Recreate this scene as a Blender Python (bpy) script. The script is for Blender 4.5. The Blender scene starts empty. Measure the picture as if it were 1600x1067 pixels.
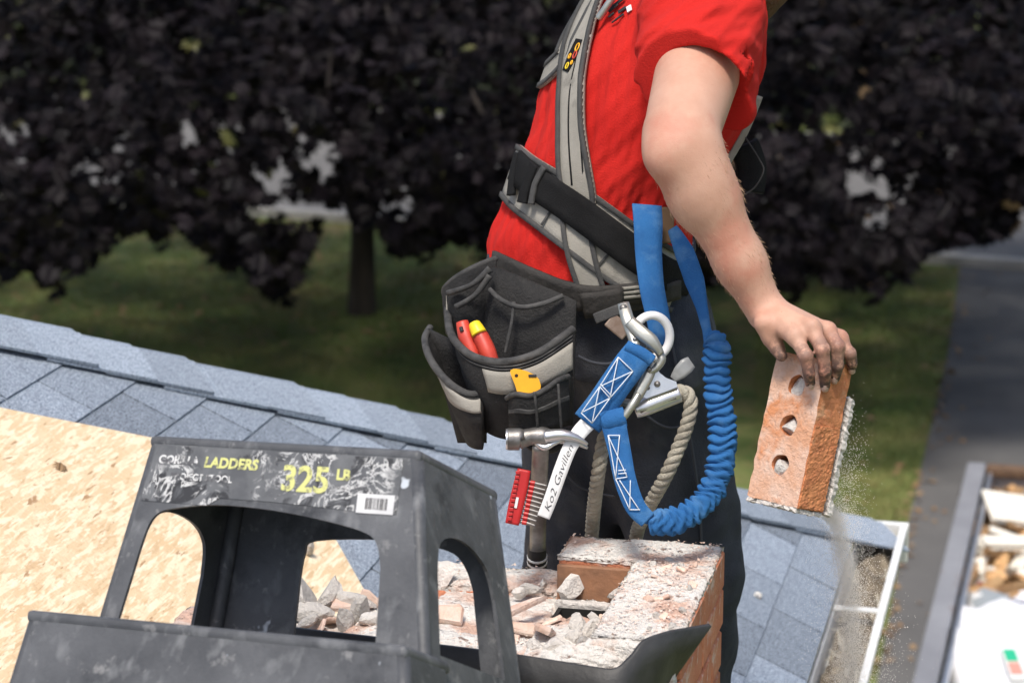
import bpy, bmesh, math, random
import numpy as np
from mathutils import Vector, Matrix
from mathutils.geometry import tessellate_polygon

random.seed(7); RNG = np.random.default_rng(7)
scn = bpy.context.scene
# ------------------------------------------------------------------ camera, world, sun, exposure
F = 4000.0                      # focal length in photo pixels (1600 wide) = 90 mm on 36 mm
TH = math.radians(13.42)        # camera pitch below the horizon
CAM = np.array([0.0, 0.0, 5.5])
RT = np.array([1.0, 0, 0]); UP = np.array([0, math.sin(TH), math.cos(TH)]); FW = np.array([0, math.cos(TH), -math.sin(TH)])
cam_d = bpy.data.cameras.new('camera'); cam = bpy.data.objects.new('camera', cam_d); scn.collection.objects.link(cam)
cam_d.lens = 90.0; cam_d.sensor_width = 36.0; cam_d.clip_start = 0.05; cam_d.clip_end = 600
cam.location = CAM; cam.rotation_euler = (math.pi/2 - TH, 0, 0)
cam_d.dof.use_dof = True; cam_d.dof.focus_distance = 3.82; cam_d.dof.aperture_fstop = 6.7
scn.camera = cam

SUN_EL, SUN_AZ = math.radians(62), math.radians(-165)     # azimuth from +Y towards +X: behind the camera, to the left
sdir = Vector((math.sin(SUN_AZ)*math.cos(SUN_EL), math.cos(SUN_AZ)*math.cos(SUN_EL), math.sin(SUN_EL)))
w = bpy.data.worlds.new('World'); scn.world = w; w.use_nodes = True
nt = w.node_tree; bg = nt.nodes['Background']; sky = nt.nodes.new('ShaderNodeTexSky')
sky.sky_type = 'NISHITA'; sky.sun_disc = False; sky.sun_elevation = SUN_EL; sky.sun_rotation = SUN_AZ
sky.air_density = 1.0; sky.dust_density = 3.5; sky.ozone_density = 1.0
nt.links.new(sky.outputs[0], bg.inputs[0]); bg.inputs[1].default_value = 0.12
sl = bpy.data.lights.new('sun', 'SUN'); sl.energy = 2.3; sl.angle = math.radians(12); sl.color = (1.0, 0.95, 0.88)
so = bpy.data.objects.new('sun', sl); scn.collection.objects.link(so)
so.rotation_euler = (-sdir).to_track_quat('-Z', 'Y').to_euler()
scn.view_settings.view_transform = 'Standard'; scn.view_settings.look = 'None'
scn.view_settings.exposure = 0.55; scn.view_settings.gamma = 1.0; scn.view_settings.use_curve_mapping = False
scn.cycles.use_denoising = True
scn.cycles.volume_bounces = 4; scn.cycles.max_bounces = 8

# ------------------------------------------------------------------ helpers
def V(*a): return np.array(a, float)
def nrm(v): v = np.asarray(v, float); return v/np.linalg.norm(v)
def ray(x, y): return RT*((x-800)/F) + UP*((533.5-y)/F) + FW
def P(x, y, d): return CAM + ray(x, y)*d                 # a point seen at photo position x, y, d metres into the scene
def PP(lst): return np.array([P(*t) for t in lst])
def proj(p): q = np.asarray(p)-CAM; d = q@FW; return 800+F*(q@RT)/d, 533.5-F*(q@UP)/d, d
def G(x, y, z=0.0):                                      # where that line of sight meets the height z
    r = ray(x, y); return CAM + r*((z-CAM[2])/r[2])
def catmull(pts, n=8):
    pts = np.asarray(pts, float); m = len(pts); out = []
    for i in range(m-1):
        p0 = pts[max(i-1, 0)]; p1 = pts[i]; p2 = pts[i+1]; p3 = pts[min(i+2, m-1)]
        for t in np.linspace(0, 1, n, endpoint=False):
            out.append(.5*((2*p1)+(-p0+p2)*t+(2*p0-5*p1+4*p2-p3)*t*t+(-p0+3*p1-3*p2+p3)*t**3))
    out.append(pts[-1]); return np.array(out)

def mesh(name, v, f, smooth=False):
    me = bpy.data.meshes.new(name); me.from_pydata([tuple(map(float, p)) for p in v], [], [tuple(map(int, q)) for q in f])
    if smooth: me.polygons.foreach_set('use_smooth', [True]*len(me.polygons))
    me.update(); return me
def fastmesh(name, v, quads, smooth=True, k=4):
    v = np.asarray(v, np.float32); quads = np.asarray(quads, np.int32); me = bpy.data.meshes.new(name)
    me.vertices.add(len(v)); me.vertices.foreach_set('co', v.ravel())
    me.loops.add(len(quads)*k); me.loops.foreach_set('vertex_index', quads.ravel())
    me.polygons.add(len(quads)); me.polygons.foreach_set('loop_start', np.arange(len(quads))*k)
    me.polygons.foreach_set('use_smooth', np.full(len(quads), smooth)); me.update(calc_edges=True); me.validate(); return me
def link(o): scn.collection.objects.link(o); return o
def thing(name, loc, label, cat, group=None, kind=None):
    o = link(bpy.data.objects.new(name, None)); o.location = loc; o.empty_display_size = .05
    o['label'] = label; o['category'] = cat
    if group: o['group'] = group
    if kind: o['kind'] = kind
    return o
def tag(o, label=None, cat=None, group=None, kind=None):
    if label: o['label'] = label
    if cat: o['category'] = cat
    if group: o['group'] = group
    if kind: o['kind'] = kind
    return o
def org(o):                                              # world origin of a thing or part (all are unrotated)
    p = V(*o.location)
    while o.parent: o = o.parent; p = p + V(*o.location)
    return p
def obj(name, me, m, parent=None, world=True):
    """me holds world coordinates; the origin moves to the base of the piece"""
    if world:
        n = len(me.vertices); co = np.empty(n*3, np.float32); me.vertices.foreach_get('co', co); co = co.reshape(-1, 3)
        c = np.array([(co[:, 0].min()+co[:, 0].max())/2, (co[:, 1].min()+co[:, 1].max())/2, co[:, 2].min()], np.float64)
        me.vertices.foreach_set('co', (co-c).astype(np.float32).ravel()); me.update()
    else: c = np.zeros(3)
    o = link(bpy.data.objects.new(name, me))
    if m is not None: me.materials.clear(); me.materials.append(m)
    if parent is not None:
        o.parent = parent; o.location = c - org(parent)
    else: o.location = c
    return o
def bm_mesh(name, bm, smooth=False):
    me = bpy.data.meshes.new(name); bmesh.ops.recalc_face_normals(bm, faces=bm.faces[:]); bm.to_mesh(me); bm.free()
    if smooth: me.polygons.foreach_set('use_smooth', [True]*len(me.polygons))
    return me
def box_verts(c, ax, ay, az):
    c, ax, ay, az = map(np.asarray, (c, ax, ay, az))
    return [c+sx*ax+sy*ay+sz*az for sx in (-1, 1) for sy in (-1, 1) for sz in (-1, 1)]
BOXF = [(0, 1, 3, 2), (4, 6, 7, 5), (0, 4, 5, 1), (2, 3, 7, 6), (0, 2, 6, 4), (1, 5, 7, 3)]
def box(name, c, ax, ay, az, bev=0.0, seg=2, jit=0.0):
    bm = bmesh.new(); vs = [bm.verts.new(p) for p in box_verts(c, ax, ay, az)]
    for q in BOXF: bm.faces.new([vs[i] for i in q])
    bmesh.ops.recalc_face_normals(bm, faces=bm.faces[:])
    if bev: bmesh.ops.bevel(bm, geom=bm.edges[:], offset=bev, segments=seg, affect='EDGES', profile=.5)
    if jit:
        for v_ in bm.verts: v_.co += Vector(RNG.normal(0, jit, 3))
    return bm_mesh(name, bm, False)
def frames(path, nref=None):
    path = np.asarray(path); t = np.gradient(path, axis=0); t /= np.linalg.norm(t, axis=1)[:, None]
    n = np.zeros_like(path); b = np.zeros_like(path)
    cur = nrm(np.cross(t[0], [0.3, 0.1, 1])) if nref is None else None
    for i in range(len(path)):
        if nref is not None: cur = np.asarray(nref[i])
        cur = cur - t[i]*(cur@t[i]); cur = nrm(cur); n[i] = cur; b[i] = np.cross(t[i], cur)
    return t, n, b
def tube(name, path, rad, seg=10, n=6, raw=False, flat=1.0, nref=None, cap=True, smooth=True):
    path = catmull(path, n) if not raw else np.asarray(path); m = len(path)
    rad = np.full(m, rad) if np.isscalar(rad) else np.interp(np.linspace(0, 1, m), np.linspace(0, 1, len(rad)), rad)
    _, a, b = frames(path, nref); v = []; f = []
    for i in range(m):
        for k in range(seg):
            g = 2*math.pi*k/seg; v.append(path[i]+rad[i]*(a[i]*math.cos(g)*flat+b[i]*math.sin(g)))
    for i in range(m-1):
        for k in range(seg):
            k2 = (k+1) % seg; f.append((i*seg+k, i*seg+k2, (i+1)*seg+k2, (i+1)*seg+k))
    if cap: f.append(tuple(range(seg))[::-1]); f.append(tuple((m-1)*seg+k for k in range(seg)))
    return mesh(name, v, f, smooth)
def ribbon(name, path, normals, width, thick, across=4, bulge=0.0, smooth=True):
    """a strap: path (dense), outward normals, width scalar or per point"""
    path = np.asarray(path); m = len(path); width = np.full(m, width) if np.isscalar(width) else np.interp(np.linspace(0, 1, m), np.linspace(0, 1, len(width)), width)
    t, n, b = frames(path, normals); v = []; f = []; K = across+1
    for i in range(m):
        for s, o in ((0, 0.0), (1, thick)):
            for k in range(K):
                q = (k/across-.5); v.append(path[i]+b[i]*q*width[i]+n[i]*(o+bulge*(1-4*q*q)))
    W = 2*K
    for i in range(m-1):
        A, B = i*W, (i+1)*W
        for k in range(across):
            f.append((A+k, B+k, B+k+1, A+k+1)); f.append((A+K+k, A+K+k+1, B+K+k+1, B+K+k))
        f.append((A, A+K, B+K, B)); f.append((A+K-1, B+K-1, B+W-1, A+W-1))
    e = (m-1)*W
    for k in range(across):
        f.append((k, k+1, K+k+1, K+k)); f.append((e+k, e+K+k, e+K+k+1, e+k+1))
    return mesh(name, v, f, smooth)
def grid_shell(name, rows, thick, smooth=True):
    """rows: array (R, C, 3); a sheet with thickness along its normals"""
    rows = np.asarray(rows, float); R, Cn = rows.shape[:2]
    du = np.gradient(rows, axis=1); dv = np.gradient(rows, axis=0); n = np.cross(du, dv); n /= np.linalg.norm(n, axis=2)[..., None]+1e-9
    v = np.concatenate([rows.reshape(-1, 3), (rows+n*thick).reshape(-1, 3)]); f = []; o = R*Cn
    for i in range(R-1):
        for j in range(Cn-1):
            a = i*Cn+j; f.append((a, a+1, a+Cn+1, a+Cn)); f.append((o+a, o+a+Cn, o+a+Cn+1, o+a+1))
    for j in range(Cn-1):
        f.append((j, o+j, o+j+1, j+1)); a = (R-1)*Cn+j; f.append((a, a+1, o+a+1, o+a))
    for i in range(R-1):
        a = i*Cn; f.append((a, a+Cn, o+a+Cn, o+a)); a = i*Cn+Cn-1; f.append((a, o+a, o+a+Cn, a+Cn))
    return mesh(name, v, f, smooth)
def plate(name, outer, holes, org_, ax, ay, an, thick, smooth=False):
    """flat panel with holes: 2D outlines in the (ax, ay) plane, thickness along an"""
    loops = [[Vector((x, y, 0)) for x, y in outer]]+[[Vector((x, y, 0)) for x, y in h] for h in holes]
    tris = tessellate_polygon(loops); pts = [p for l in loops for p in l]
    v = [np.asarray(org_)+np.asarray(ax)*p.x+np.asarray(ay)*p.y for p in pts]; n = len(v); v += [q+np.asarray(an)*thick for q in v]
    f = [tuple(t) for t in tris]+[tuple(i+n for i in t[::-1]) for t in tris]; s = 0
    for l in loops:
        m = len(l)
        for i in range(m): f.append((s+i, s+(i+1) % m, n+s+(i+1) % m, n+s+i))
        s += m
    bm = bmesh.new(); bv = [bm.verts.new(p) for p in v]
    for q in f:
        try: bm.faces.new([bv[i] for i in q])
        except ValueError: pass
    return bm_mesh(name, bm, smooth)
def rrect(x0, y0, x1, y1, r, n=5):
    out = []
    for cx, cy, a0 in ((x1-r, y1-r, 0), (x0+r, y1-r, 90), (x0+r, y0+r, 180), (x1-r, y0+r, 270)):
        for k in range(n+1):
            a = math.radians(a0+90*k/n); out.append((cx+r*math.cos(a), cy+r*math.sin(a)))
    return out
def lumps(name, c, r, amp=.25, sub=2, flat=(1, 1, 1), rot=None, seed=0, fine=.015):
    bm = bmesh.new(); bmesh.ops.create_icosphere(bm, subdivisions=sub, radius=1.0); rg = np.random.default_rng(seed)
    ks = rg.normal(0, 1.6, (5, 3)); ph = rg.uniform(0, 6.3, 5); cut = [(nrm(rg.normal(0, 1, 3)), rg.uniform(.45, .8)) for _ in range(5)]
    Rm = Matrix.Rotation(rg.uniform(0, 6.3), 3, Vector(nrm(rg.normal(0, 1, 3)))) if rot is None else rot
    for v_ in bm.verts:
        p = np.array(v_.co); p = p*(1+amp*np.mean(np.sin(ks@p*1.7+ph)))
        for n_, d_ in cut:
            e = p@n_-d_
            if e > 0: p = p-n_*e
        p = p*(1+fine*(np.sin(p@ks[0]*9)+np.sin(p@ks[1]*13+1)+np.sin(p@ks[2]*21+2))); p = p*np.asarray(flat)*r; v_.co = (Rm @ Vector(p))+Vector(c)
    return bm_mesh(name, bm, False)
def shard(name, c, r, th, up=(0, 0, 1), seed=0, tilt=.3):
    rg = np.random.default_rng(seed); n = nrm(np.asarray(up)+rg.normal(0, tilt, 3)); a = nrm(np.cross(n, rg.normal(0, 1, 3))); b = np.cross(n, a)
    k = rg.integers(4, 7); an = np.sort(rg.uniform(0, 1, k)+np.arange(k))/k*2*math.pi; rr = r*rg.uniform(.65, 1.15, k); st = rg.uniform(.5, .8)
    o = [(rr[i]*math.cos(an[i]), st*rr[i]*math.sin(an[i])) for i in range(k)]
    v = []; 
    for z, s in ((0, 1), (th*.5, 1.06), (th, .93)):
        v += [np.asarray(c)+s*(a*x+b*y)+n*(z+rg.normal(0, th*.08)) for x, y in o]
    f = [tuple(range(k))[::-1], tuple(2*k+i for i in range(k))]
    for l in (0, 1):
        for i in range(k): f.append((l*k+i, l*k+(i+1) % k, (l+1)*k+(i+1) % k, (l+1)*k+i))
    return mesh(name, v, f)

# ------------------------------------------------------------------ signed distance fields -> meshes (sparse surface nets)
def smin(a, b, k):
    h = np.clip(.5+.5*(b-a)/k, 0, 1); return b+(a-b)*h-k*h*(1-h)
def smax(a, b, k): return -smin(-a, -b, k)
def rcone(p, a, b, r1, r2):
    ba = np.asarray(b)-np.asarray(a); q = p-np.asarray(a, np.float32); t = np.clip(q@ba.astype(np.float32)/float(ba@ba), 0, 1)
    return np.linalg.norm(q-t[:, None]*ba.astype(np.float32), axis=1)-(r1+(r2-r1)*t)
def ellips(p, c, axes, r):
    q = (p-np.asarray(c, np.float32))@np.asarray(axes, np.float32).T; r = np.asarray(r, np.float32)
    k0 = np.linalg.norm(q/r, axis=1); k1 = np.linalg.norm(q/(r*r), axis=1)+1e-9; return k0*(k0-1)/k1
def wob(p, freq, seed, n=5):
    rg = np.random.default_rng(seed); o = 0
    for i in range(n):
        k = rg.normal(0, 1, 3); k = k/np.linalg.norm(k)*freq*rg.uniform(.6, 1.5); o = o+np.sin(p@k.astype(np.float32)+rg.uniform(0, 6.3))
    return o/n
def surface_nets(fn, lo, hi, h, lip=1.5):
    B = 8; lo = np.asarray(lo, float); nb = np.ceil((np.asarray(hi)-lo)/(h*B)).astype(int)
    ii = np.stack(np.meshgrid(*[np.arange(k) for k in nb], indexing='ij'), -1).reshape(-1, 3)
    d = fn((lo+(ii+.5)*h*B).astype(np.float32)); act = ii[np.abs(d) < h*B*.87*lip+.004]
    loc = np.stack(np.meshgrid(*[np.arange(B+1)]*3, indexing='ij'), -1).reshape(-1, 3)
    vals = np.empty((len(act), (B+1)**3), np.float32)
    for s in range(0, len(act), 1500):
        a = act[s:s+1500]; g = (a[:, None, :]*B+loc[None]).reshape(-1, 3)
        vals[s:s+1500] = fn((lo+g*h).astype(np.float32)).reshape(len(a), -1)
    vals = vals.reshape(-1, B+1, B+1, B+1); ins = vals < 0
    off = [(x, y, z) for x in (0, 1) for y in (0, 1) for z in (0, 1)]
    cor = [vals[:, x:x+B, y:y+B, z:z+B] for x, y, z in off]; ci = [c < 0 for c in cor]; cnt = sum(c.astype(np.int8) for c in ci)
    mixed = (cnt > 0) & (cnt < 8); bi, cx, cy, cz = np.nonzero(mixed)
    cell = act[bi]*B+np.stack([cx, cy, cz], 1); cv = np.stack([c[mixed] for c in cor], 1)
    acc = np.zeros((len(cell), 3)); num = np.zeros(len(cell)); O = np.array(off, float)
    for i in range(8):
        for j in range(i+1, 8):
            if np.abs(O[i]-O[j]).sum() == 1:
                s = (cv[:, i] < 0) != (cv[:, j] < 0); t = np.where(s, cv[:, i]/(cv[:, i]-cv[:, j]+1e-20), 0)
                acc += s[:, None]*(O[i]+(O[j]-O[i])*t[:, None]); num += s
    v = lo+(cell+acc/num[:, None])*h
    D = nb*B+2; key = (cell[:, 0]*D[1]+cell[:, 1])*D[2]+cell[:, 2]; order = np.argsort(key); sk = key[order]
    def look(c):
        k = (c[:, 0]*D[1]+c[:, 1])*D[2]+c[:, 2]; i = np.clip(np.searchsorted(sk, k), 0, len(sk)-1); return np.where(sk[i] == k, order[i], -1)
    quads = []
    for ax in range(3):
        sl0 = [slice(0, B)]*3; sl1 = [slice(0, B)]*3; sl1[ax] = slice(1, B+1)
        A = ins[(slice(None),)+tuple(sl0)]; Bv = ins[(slice(None),)+tuple(sl1)]; bi, x, y, z = np.nonzero(A != Bv)
        c = act[bi]*B+np.stack([x, y, z], 1); fl = A[bi, x, y, z]; e1 = np.zeros(3, int); e2 = np.zeros(3, int); e1[(ax+1) % 3] = 1; e2[(ax+2) % 3] = 1
        q = np.stack([look(c), look(c-e1), look(c-e1-e2), look(c-e2)], 1); q[~fl] = q[~fl][:, ::-1]; quads.append(q[(q >= 0).all(1)])
    return v, np.concatenate(quads)
def relax(v, q, it=2, lam=.5):
    for _ in range(it):
        s = np.zeros_like(v); c = np.zeros(len(v))
        for a, b in ((0, 1), (1, 2), (2, 3), (3, 0)):
            np.add.at(s, q[:, a], v[q[:, b]]); np.add.at(c, q[:, a], 1); np.add.at(s, q[:, b], v[q[:, a]]); np.add.at(c, q[:, b], 1)
        v = v+(s/np.maximum(c, 1)[:, None]-v)*lam
    return v
def sdf_mesh(name, fn, lo, hi, h, it=2, lip=1.5):
    v, q = surface_nets(fn, lo, hi, h, lip); return fastmesh(name, relax(v, q, it), q)

# ------------------------------------------------------------------ materials
def mat(name, col, rough=.7, col2=None, scale=20., bump=0., bscale=None, metal=0., spec=None, stretch=None, lo=.35, hi=.65, detail=5., col3=None, s3=60., t3=(.6, .7), extra=None, sheen=0., sss=0.):
    m = bpy.data.materials.new(name); m.use_nodes = True; n = m.node_tree.nodes; L = m.node_tree.links; b = n['Principled BSDF']
    b.inputs['Roughness'].default_value = rough; b.inputs['Metallic'].default_value = metal
    b.inputs['Base Color'].default_value = (*col, 1)
    if spec is not None: b.inputs['Specular IOR Level'].default_value = spec
    if sheen: b.inputs['Sheen Weight'].default_value = sheen
    if sss: b.inputs['Subsurface Weight'].default_value = sss; b.inputs['Subsurface Radius'].default_value = (.012, .005, .003); b.inputs['Subsurface Scale'].default_value = 1.0
    tc = n.new('ShaderNodeTexCoord'); src = tc.outputs['Object']
    if stretch:
        mp = n.new('ShaderNodeMapping'); mp.inputs['Scale'].default_value = stretch; L.new(src, mp.inputs[0]); src = mp.outputs[0]
    def noise(sc, det=5., dis=0.):
        q = n.new('ShaderNodeTexNoise'); q.inputs['Scale'].default_value = sc; q.inputs['Detail'].default_value = det; q.inputs['Roughness'].default_value = .62; q.inputs['Distortion'].default_value = dis; L.new(src, q.inputs[0]); return q.outputs[0]
    def ramp(x, a, bb):
        r = n.new('ShaderNodeMapRange'); r.inputs[1].default_value = a; r.inputs[2].default_value = bb; L.new(x, r.inputs[0]); return r.outputs[0]
    def mix(fac, a, bcol):
        r = n.new('ShaderNodeMix'); r.data_type = 'RGBA'; L.new(fac, r.inputs[0])
        for i, c in ((6, a), (7, bcol)):
            if isinstance(c, tuple): r.inputs[i].default_value = (*c, 1)
            else: L.new(c, r.inputs[i])
        return r.outputs[2]
    cur = col
    if col2 is not None: cur = mix(ramp(noise(scale, detail), lo, hi), col, col2)
    if col3 is not None: cur = mix(ramp(noise(s3, 4.), *t3), cur, col3)
    if extra: cur = extra(n, L, src, noise, ramp, mix, cur)
    if not isinstance(cur, tuple): L.new(cur, b.inputs['Base Color'])
    if bump:
        bp = n.new('ShaderNodeBump'); bp.inputs['Strength'].default_value = bump; bp.inputs['Distance'].default_value = .01
        L.new(noise(bscale or scale*2, 6.), bp.inputs['Height']); L.new(bp.outputs[0], b.inputs['Normal'])
    return m
def pergeo(n, L, cur, mix, amt=.35):                    # slight brightness change from object to object
    oi = n.new('ShaderNodeObjectInfo'); hs = n.new('ShaderNodeHueSaturation')
    mr = n.new('ShaderNodeMapRange'); mr.inputs[3].default_value = 1-amt; mr.inputs[4].default_value = 1+amt
    L.new(oi.outputs['Random'], mr.inputs[0]); L.new(mr.outputs[0], hs.inputs['Value'])
    if isinstance(cur, tuple): hs.inputs['Color'].default_value = (*cur, 1)
    else: L.new(cur, hs.inputs['Color'])
    return hs.outputs[0]
vary = lambda amt: (lambda n, L, src, noise, ramp, mix, cur: pergeo(n, L, cur, mix, amt))
M = {}
def strands(n, L, src, noise, ramp, mix, cur):          # oriented strand board: flakes lying at random angles
    out = cur
    for i, (sx, ang, c, a, b_) in enumerate(((1, .25, (.82, .68, .48), .5, .58), (1, -.35, (.60, .42, .24), .58, .66), (1, .9, (.78, .62, .42), .56, .64), (1, -1.0, (.84, .72, .53), .57, .65), (1, .1, (.40, .24, .12), .655, .71))):
        mp = n.new('ShaderNodeMapping'); mp.inputs['Rotation'].default_value = (0, 0, ang*.8+1.75); mp.inputs['Location'].default_value = (i*3.1, i*1.7, 0); mp.inputs['Scale'].default_value = (17, 88, 20)
        tc = n.new('ShaderNodeTexCoord'); L.new(tc.outputs['Object'], mp.inputs[0]); q = n.new('ShaderNodeTexNoise'); q.inputs['Scale'].default_value = 1.; q.inputs['Detail'].default_value = 3.; q.inputs['Distortion'].default_value = .5
        L.new(mp.outputs[0], q.inputs[0]); out = mix(ramp(q.outputs[0], a, b_), out, c)
    return out
M['osb'] = mat('osb', (.66, .48, .28), .75, (.72, .55, .35), 14, bump=.35, bscale=90, extra=strands)
def granules(n, L, src, noise, ramp, mix, cur):
    v = n.new('ShaderNodeTexNoise'); v.inputs['Scale'].default_value = 420; v.inputs['Detail'].default_value = 2; L.new(src, v.inputs[0])
    c = mix(ramp(v.outputs[0], .40, .62), cur, (.40, .46, .54)); c = mix(ramp(v.outputs[0], .44, .36), c, (.035, .05, .075))
    return pergeo(n, L, c, mix, .26)
M['shingle'] = mat('shingle', (.070, .089, .115), .9, (.118, .143, .178), 9, bump=.5, bscale=500, extra=granules)
M['cap'] = mat('cap', (.18, .22, .27), .9, (.23, .27, .32), 7, bump=.5, bscale=500, extra=granules)
M['felt'] = mat('felt', (.02, .022, .026), .9)
M['white_metal'] = mat('white_metal', (.78, .78, .76), .4, (.66, .66, .62), 14)
M['wall'] = mat('wall', (.55, .53, .48), .8, (.5, .48, .43), 6)
M['litter'] = mat('litter', (.10, .075, .05), .95, (.26, .22, .16), 40, bump=.6, bscale=120)
def lawnx(n, L, src, noise, ramp, mix, cur):
    c = mix(ramp(noise(1.1, 3.), .48, .68), cur, (.20, .165, .065)); return mix(ramp(noise(14., 6.), .60, .66), c, (.28, .18, .09))
M['lawn'] = mat('lawn', (.082, .132, .026), .95, (.165, .19, .055), 5, bump=.8, bscale=60, extra=lawnx)
M['grass'] = mat('grass', (.10, .17, .031), .8, (.23, .21, .07), .9)
M['asphalt'] = mat('asphalt', (.095, .092, .088), .9, (.14, .136, .13), .7, bump=.4, bscale=200, col3=(.13, .125, .12), s3=9., t3=(.6, .75))
M['road'] = mat('road', (.11, .107, .104), .9, (.15, .146, .14), .8, bump=.3, bscale=100)
M['concrete'] = mat('concrete', (.42, .41, .39), .85, (.32, .31, .29), 3, bump=.3)
M['bark'] = mat('bark', (.035, .028, .024), .95, (.075, .06, .05), 9, bump=1., bscale=24, stretch=(1, 1, .2))
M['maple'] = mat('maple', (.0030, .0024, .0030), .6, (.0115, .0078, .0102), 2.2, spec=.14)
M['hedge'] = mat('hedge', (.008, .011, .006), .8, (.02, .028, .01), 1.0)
M['leafgreen'] = mat('leafgreen', (.045, .06, .012), .6, (.10, .085, .02), 3)
M['leafdry'] = mat('leafdry', (.20, .115, .055), .8, (.31, .21, .11), 3)
def brickx(n, L, src, noise, ramp, mix, cur):
    c = mix(ramp(noise(16., 6., .6), .52, .66), cur, (.70, .58, .50)); return pergeo(n, L, c, mix, .16)
M['brick'] = mat('brick', (.54, .175, .085), .9, (.62, .26, .14), 25, bump=.8, bscale=90, extra=brickx)
M['brick_raw'] = mat('brick_raw', (.66, .27, .11), .9, (.54, .19, .08), 38, bump=1., bscale=70, col3=(.66, .36, .2), s3=22., t3=(.55, .68))
M['brick_bed'] = mat('brick_bed', (.62, .33, .20), .92, (.72, .57, .48), 11, bump=.6, bscale=120, col3=(.62, .26, .12), s3=15., t3=(.50, .62))
M['mortar'] = mat('mortar', (.58, .55, .51), .95, (.70, .66, .61), 22, bump=.9, bscale=110, col3=(.36, .33, .30), s3=80., t3=(.6, .68))
def crustx(n, L, src, noise, ramp, mix, cur):
    c = mix(ramp(noise(9., 4.), .50, .62), cur, (.66, .44, .34)); return mix(ramp(noise(55., 5.), .60, .67), c, (.30, .22, .18))
M['grit'] = mat('grit', (.74, .66, .59), .95, (.70, .48, .38), 14)
M['crust'] = mat('crust', (.76, .72, .66), .95, (.82, .79, .74), 30, bump=1., bscale=120, extra=crustx)
M['chunk'] = mat('chunk', (.56, .53, .49), .95, (.64, .60, .55), 30, bump=.8, bscale=150, extra=vary(.25))
M['shard'] = mat('shard', (.68, .44, .33), .92, (.76, .63, .54), 24, bump=.5, bscale=150, extra=vary(.2))
M['flue'] = mat('flue', (.16, .085, .05), .6, (.42, .20, .10), 11, bump=.3, bscale=60, col3=(.10, .06, .045), s3=12., t3=(.55, .7))
M['flue_black'] = mat('flue_black', (.012, .011, .01), .95)
M['rubber'] = mat('rubber', (.022, .022, .023), .55, (.05, .05, .05), 12, bump=.2, bscale=40, col3=(.22, .21, .20), s3=18., t3=(.66, .78))
def scuff(n, L, src, noise, ramp, mix, cur):
    mp = n.new('ShaderNodeMapping'); mp.inputs['Scale'].default_value = (26, 26, 9); L.new(src, mp.inputs[0]); q = n.new('ShaderNodeTexNoise'); q.inputs['Scale'].default_value = 1.4; q.inputs['Detail'].default_value = 7; L.new(mp.outputs[0], q.inputs[0])
    c = mix(ramp(q.outputs[0], .55, .75), cur, (.17, .175, .18)); c = mix(ramp(noise(9., 6.), .54, .68), c, (.028, .030, .034)); c = mix(ramp(noise(34., 6.), .60, .70), c, (.19, .19, .19)); return mix(ramp(noise(16., 3.), .69, .72), c, (.46, .50, .54))
M['plastic'] = mat('plastic', (.056, .059, .064), .5, (.105, .109, .116), 7, bump=.15, bscale=160, extra=scuff, spec=.4)
def residue(n, L, src, noise, ramp, mix, cur):
    a = noise(26., 6., 1.6); v = n.new('ShaderNodeMath'); v.operation = 'SUBTRACT'; L.new(a, v.inputs[0]); v.inputs[1].default_value = .5
    w_ = n.new('ShaderNodeMath'); w_.operation = 'ABSOLUTE'; L.new(v.outputs[0], w_.inputs[0])
    ed = ramp(w_.outputs[0], .030, .012); lowf = ramp(noise(13., 4.), .47, .55); k = n.new('ShaderNodeMath'); k.operation = 'MULTIPLY'; L.new(ed, k.inputs[0]); L.new(lowf, k.inputs[1])
    return mix(k.outputs[0], mix(ramp(noise(30., 6., .8), .53, .60), cur, (.022, .023, .026)), (.50, .50, .49))
M['label'] = mat('label', (.07, .074, .08), .6, (.13, .135, .14), 20, extra=residue)
def wornwhite(base, a=.47, b=.56):
    def fx(n, L, src, noise, ramp, mix, cur): return mix(ramp(noise(95., 6.), a, b), cur, base)
    return fx
M['print_yellow'] = mat('print_yellow', (.55, .55, .20), .6, extra=wornwhite((.12, .12, .09), .53, .64))
M['print_white'] = mat('print_white', (.58, .58, .57), .6, extra=wornwhite((.08, .08, .085)))
M['paper'] = mat('paper', (.72, .72, .71), .6); M['ink'] = mat('ink', (.02, .02, .022), .7)
M['sticker'] = mat('sticker', (.62, .62, .62), .6, (.5, .5, .5), 30)
def skinx(n, L, src, noise, ramp, mix, cur):
    at = n.new('ShaderNodeAttribute'); at.attribute_name = 'dirt'; c = mix(ramp(noise(9., 5.), .48, .66), cur, (.50, .225, .155))
    c = mix(ramp(noise(130., 3.), .68, .75), c, (.45, .20, .14))
    mu = n.new('ShaderNodeMath'); mu.operation = 'MULTIPLY'; L.new(at.outputs['Fac'], mu.inputs[0]); L.new(ramp(noise(110., 5.), .30, .52), mu.inputs[1]); return mix(mu.outputs[0], c, (.045, .032, .032))
M['skin'] = mat('skin', (.50, .275, .19), .55, (.57, .34, .245), 13, bump=.16, bscale=420, extra=skinx, sss=.05, spec=.4)
M['hair'] = mat('hair', (.10, .05, .025), .8, (.16, .08, .04), 60, bump=1., bscale=160)
M['shirt'] = mat('shirt', (.50, .017, .013), .95, (.56, .024, .018), 5, bump=.3, bscale=340, spec=.2)
M['denim'] = mat('denim', (.014, .018, .030), .92, (.034, .040, .055), 9, bump=.4, bscale=300, col3=(.10, .10, .105), s3=6., t3=(.54, .82))
M['boot'] = mat('boot', (.10, .06, .03), .8)
M['web_tan'] = mat('web_tan', (.26, .245, .21), .9, (.33, .31, .27), 16, bump=.25, bscale=380, col3=(.15, .14, .12), s3=18., t3=(.6, .75))
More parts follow.
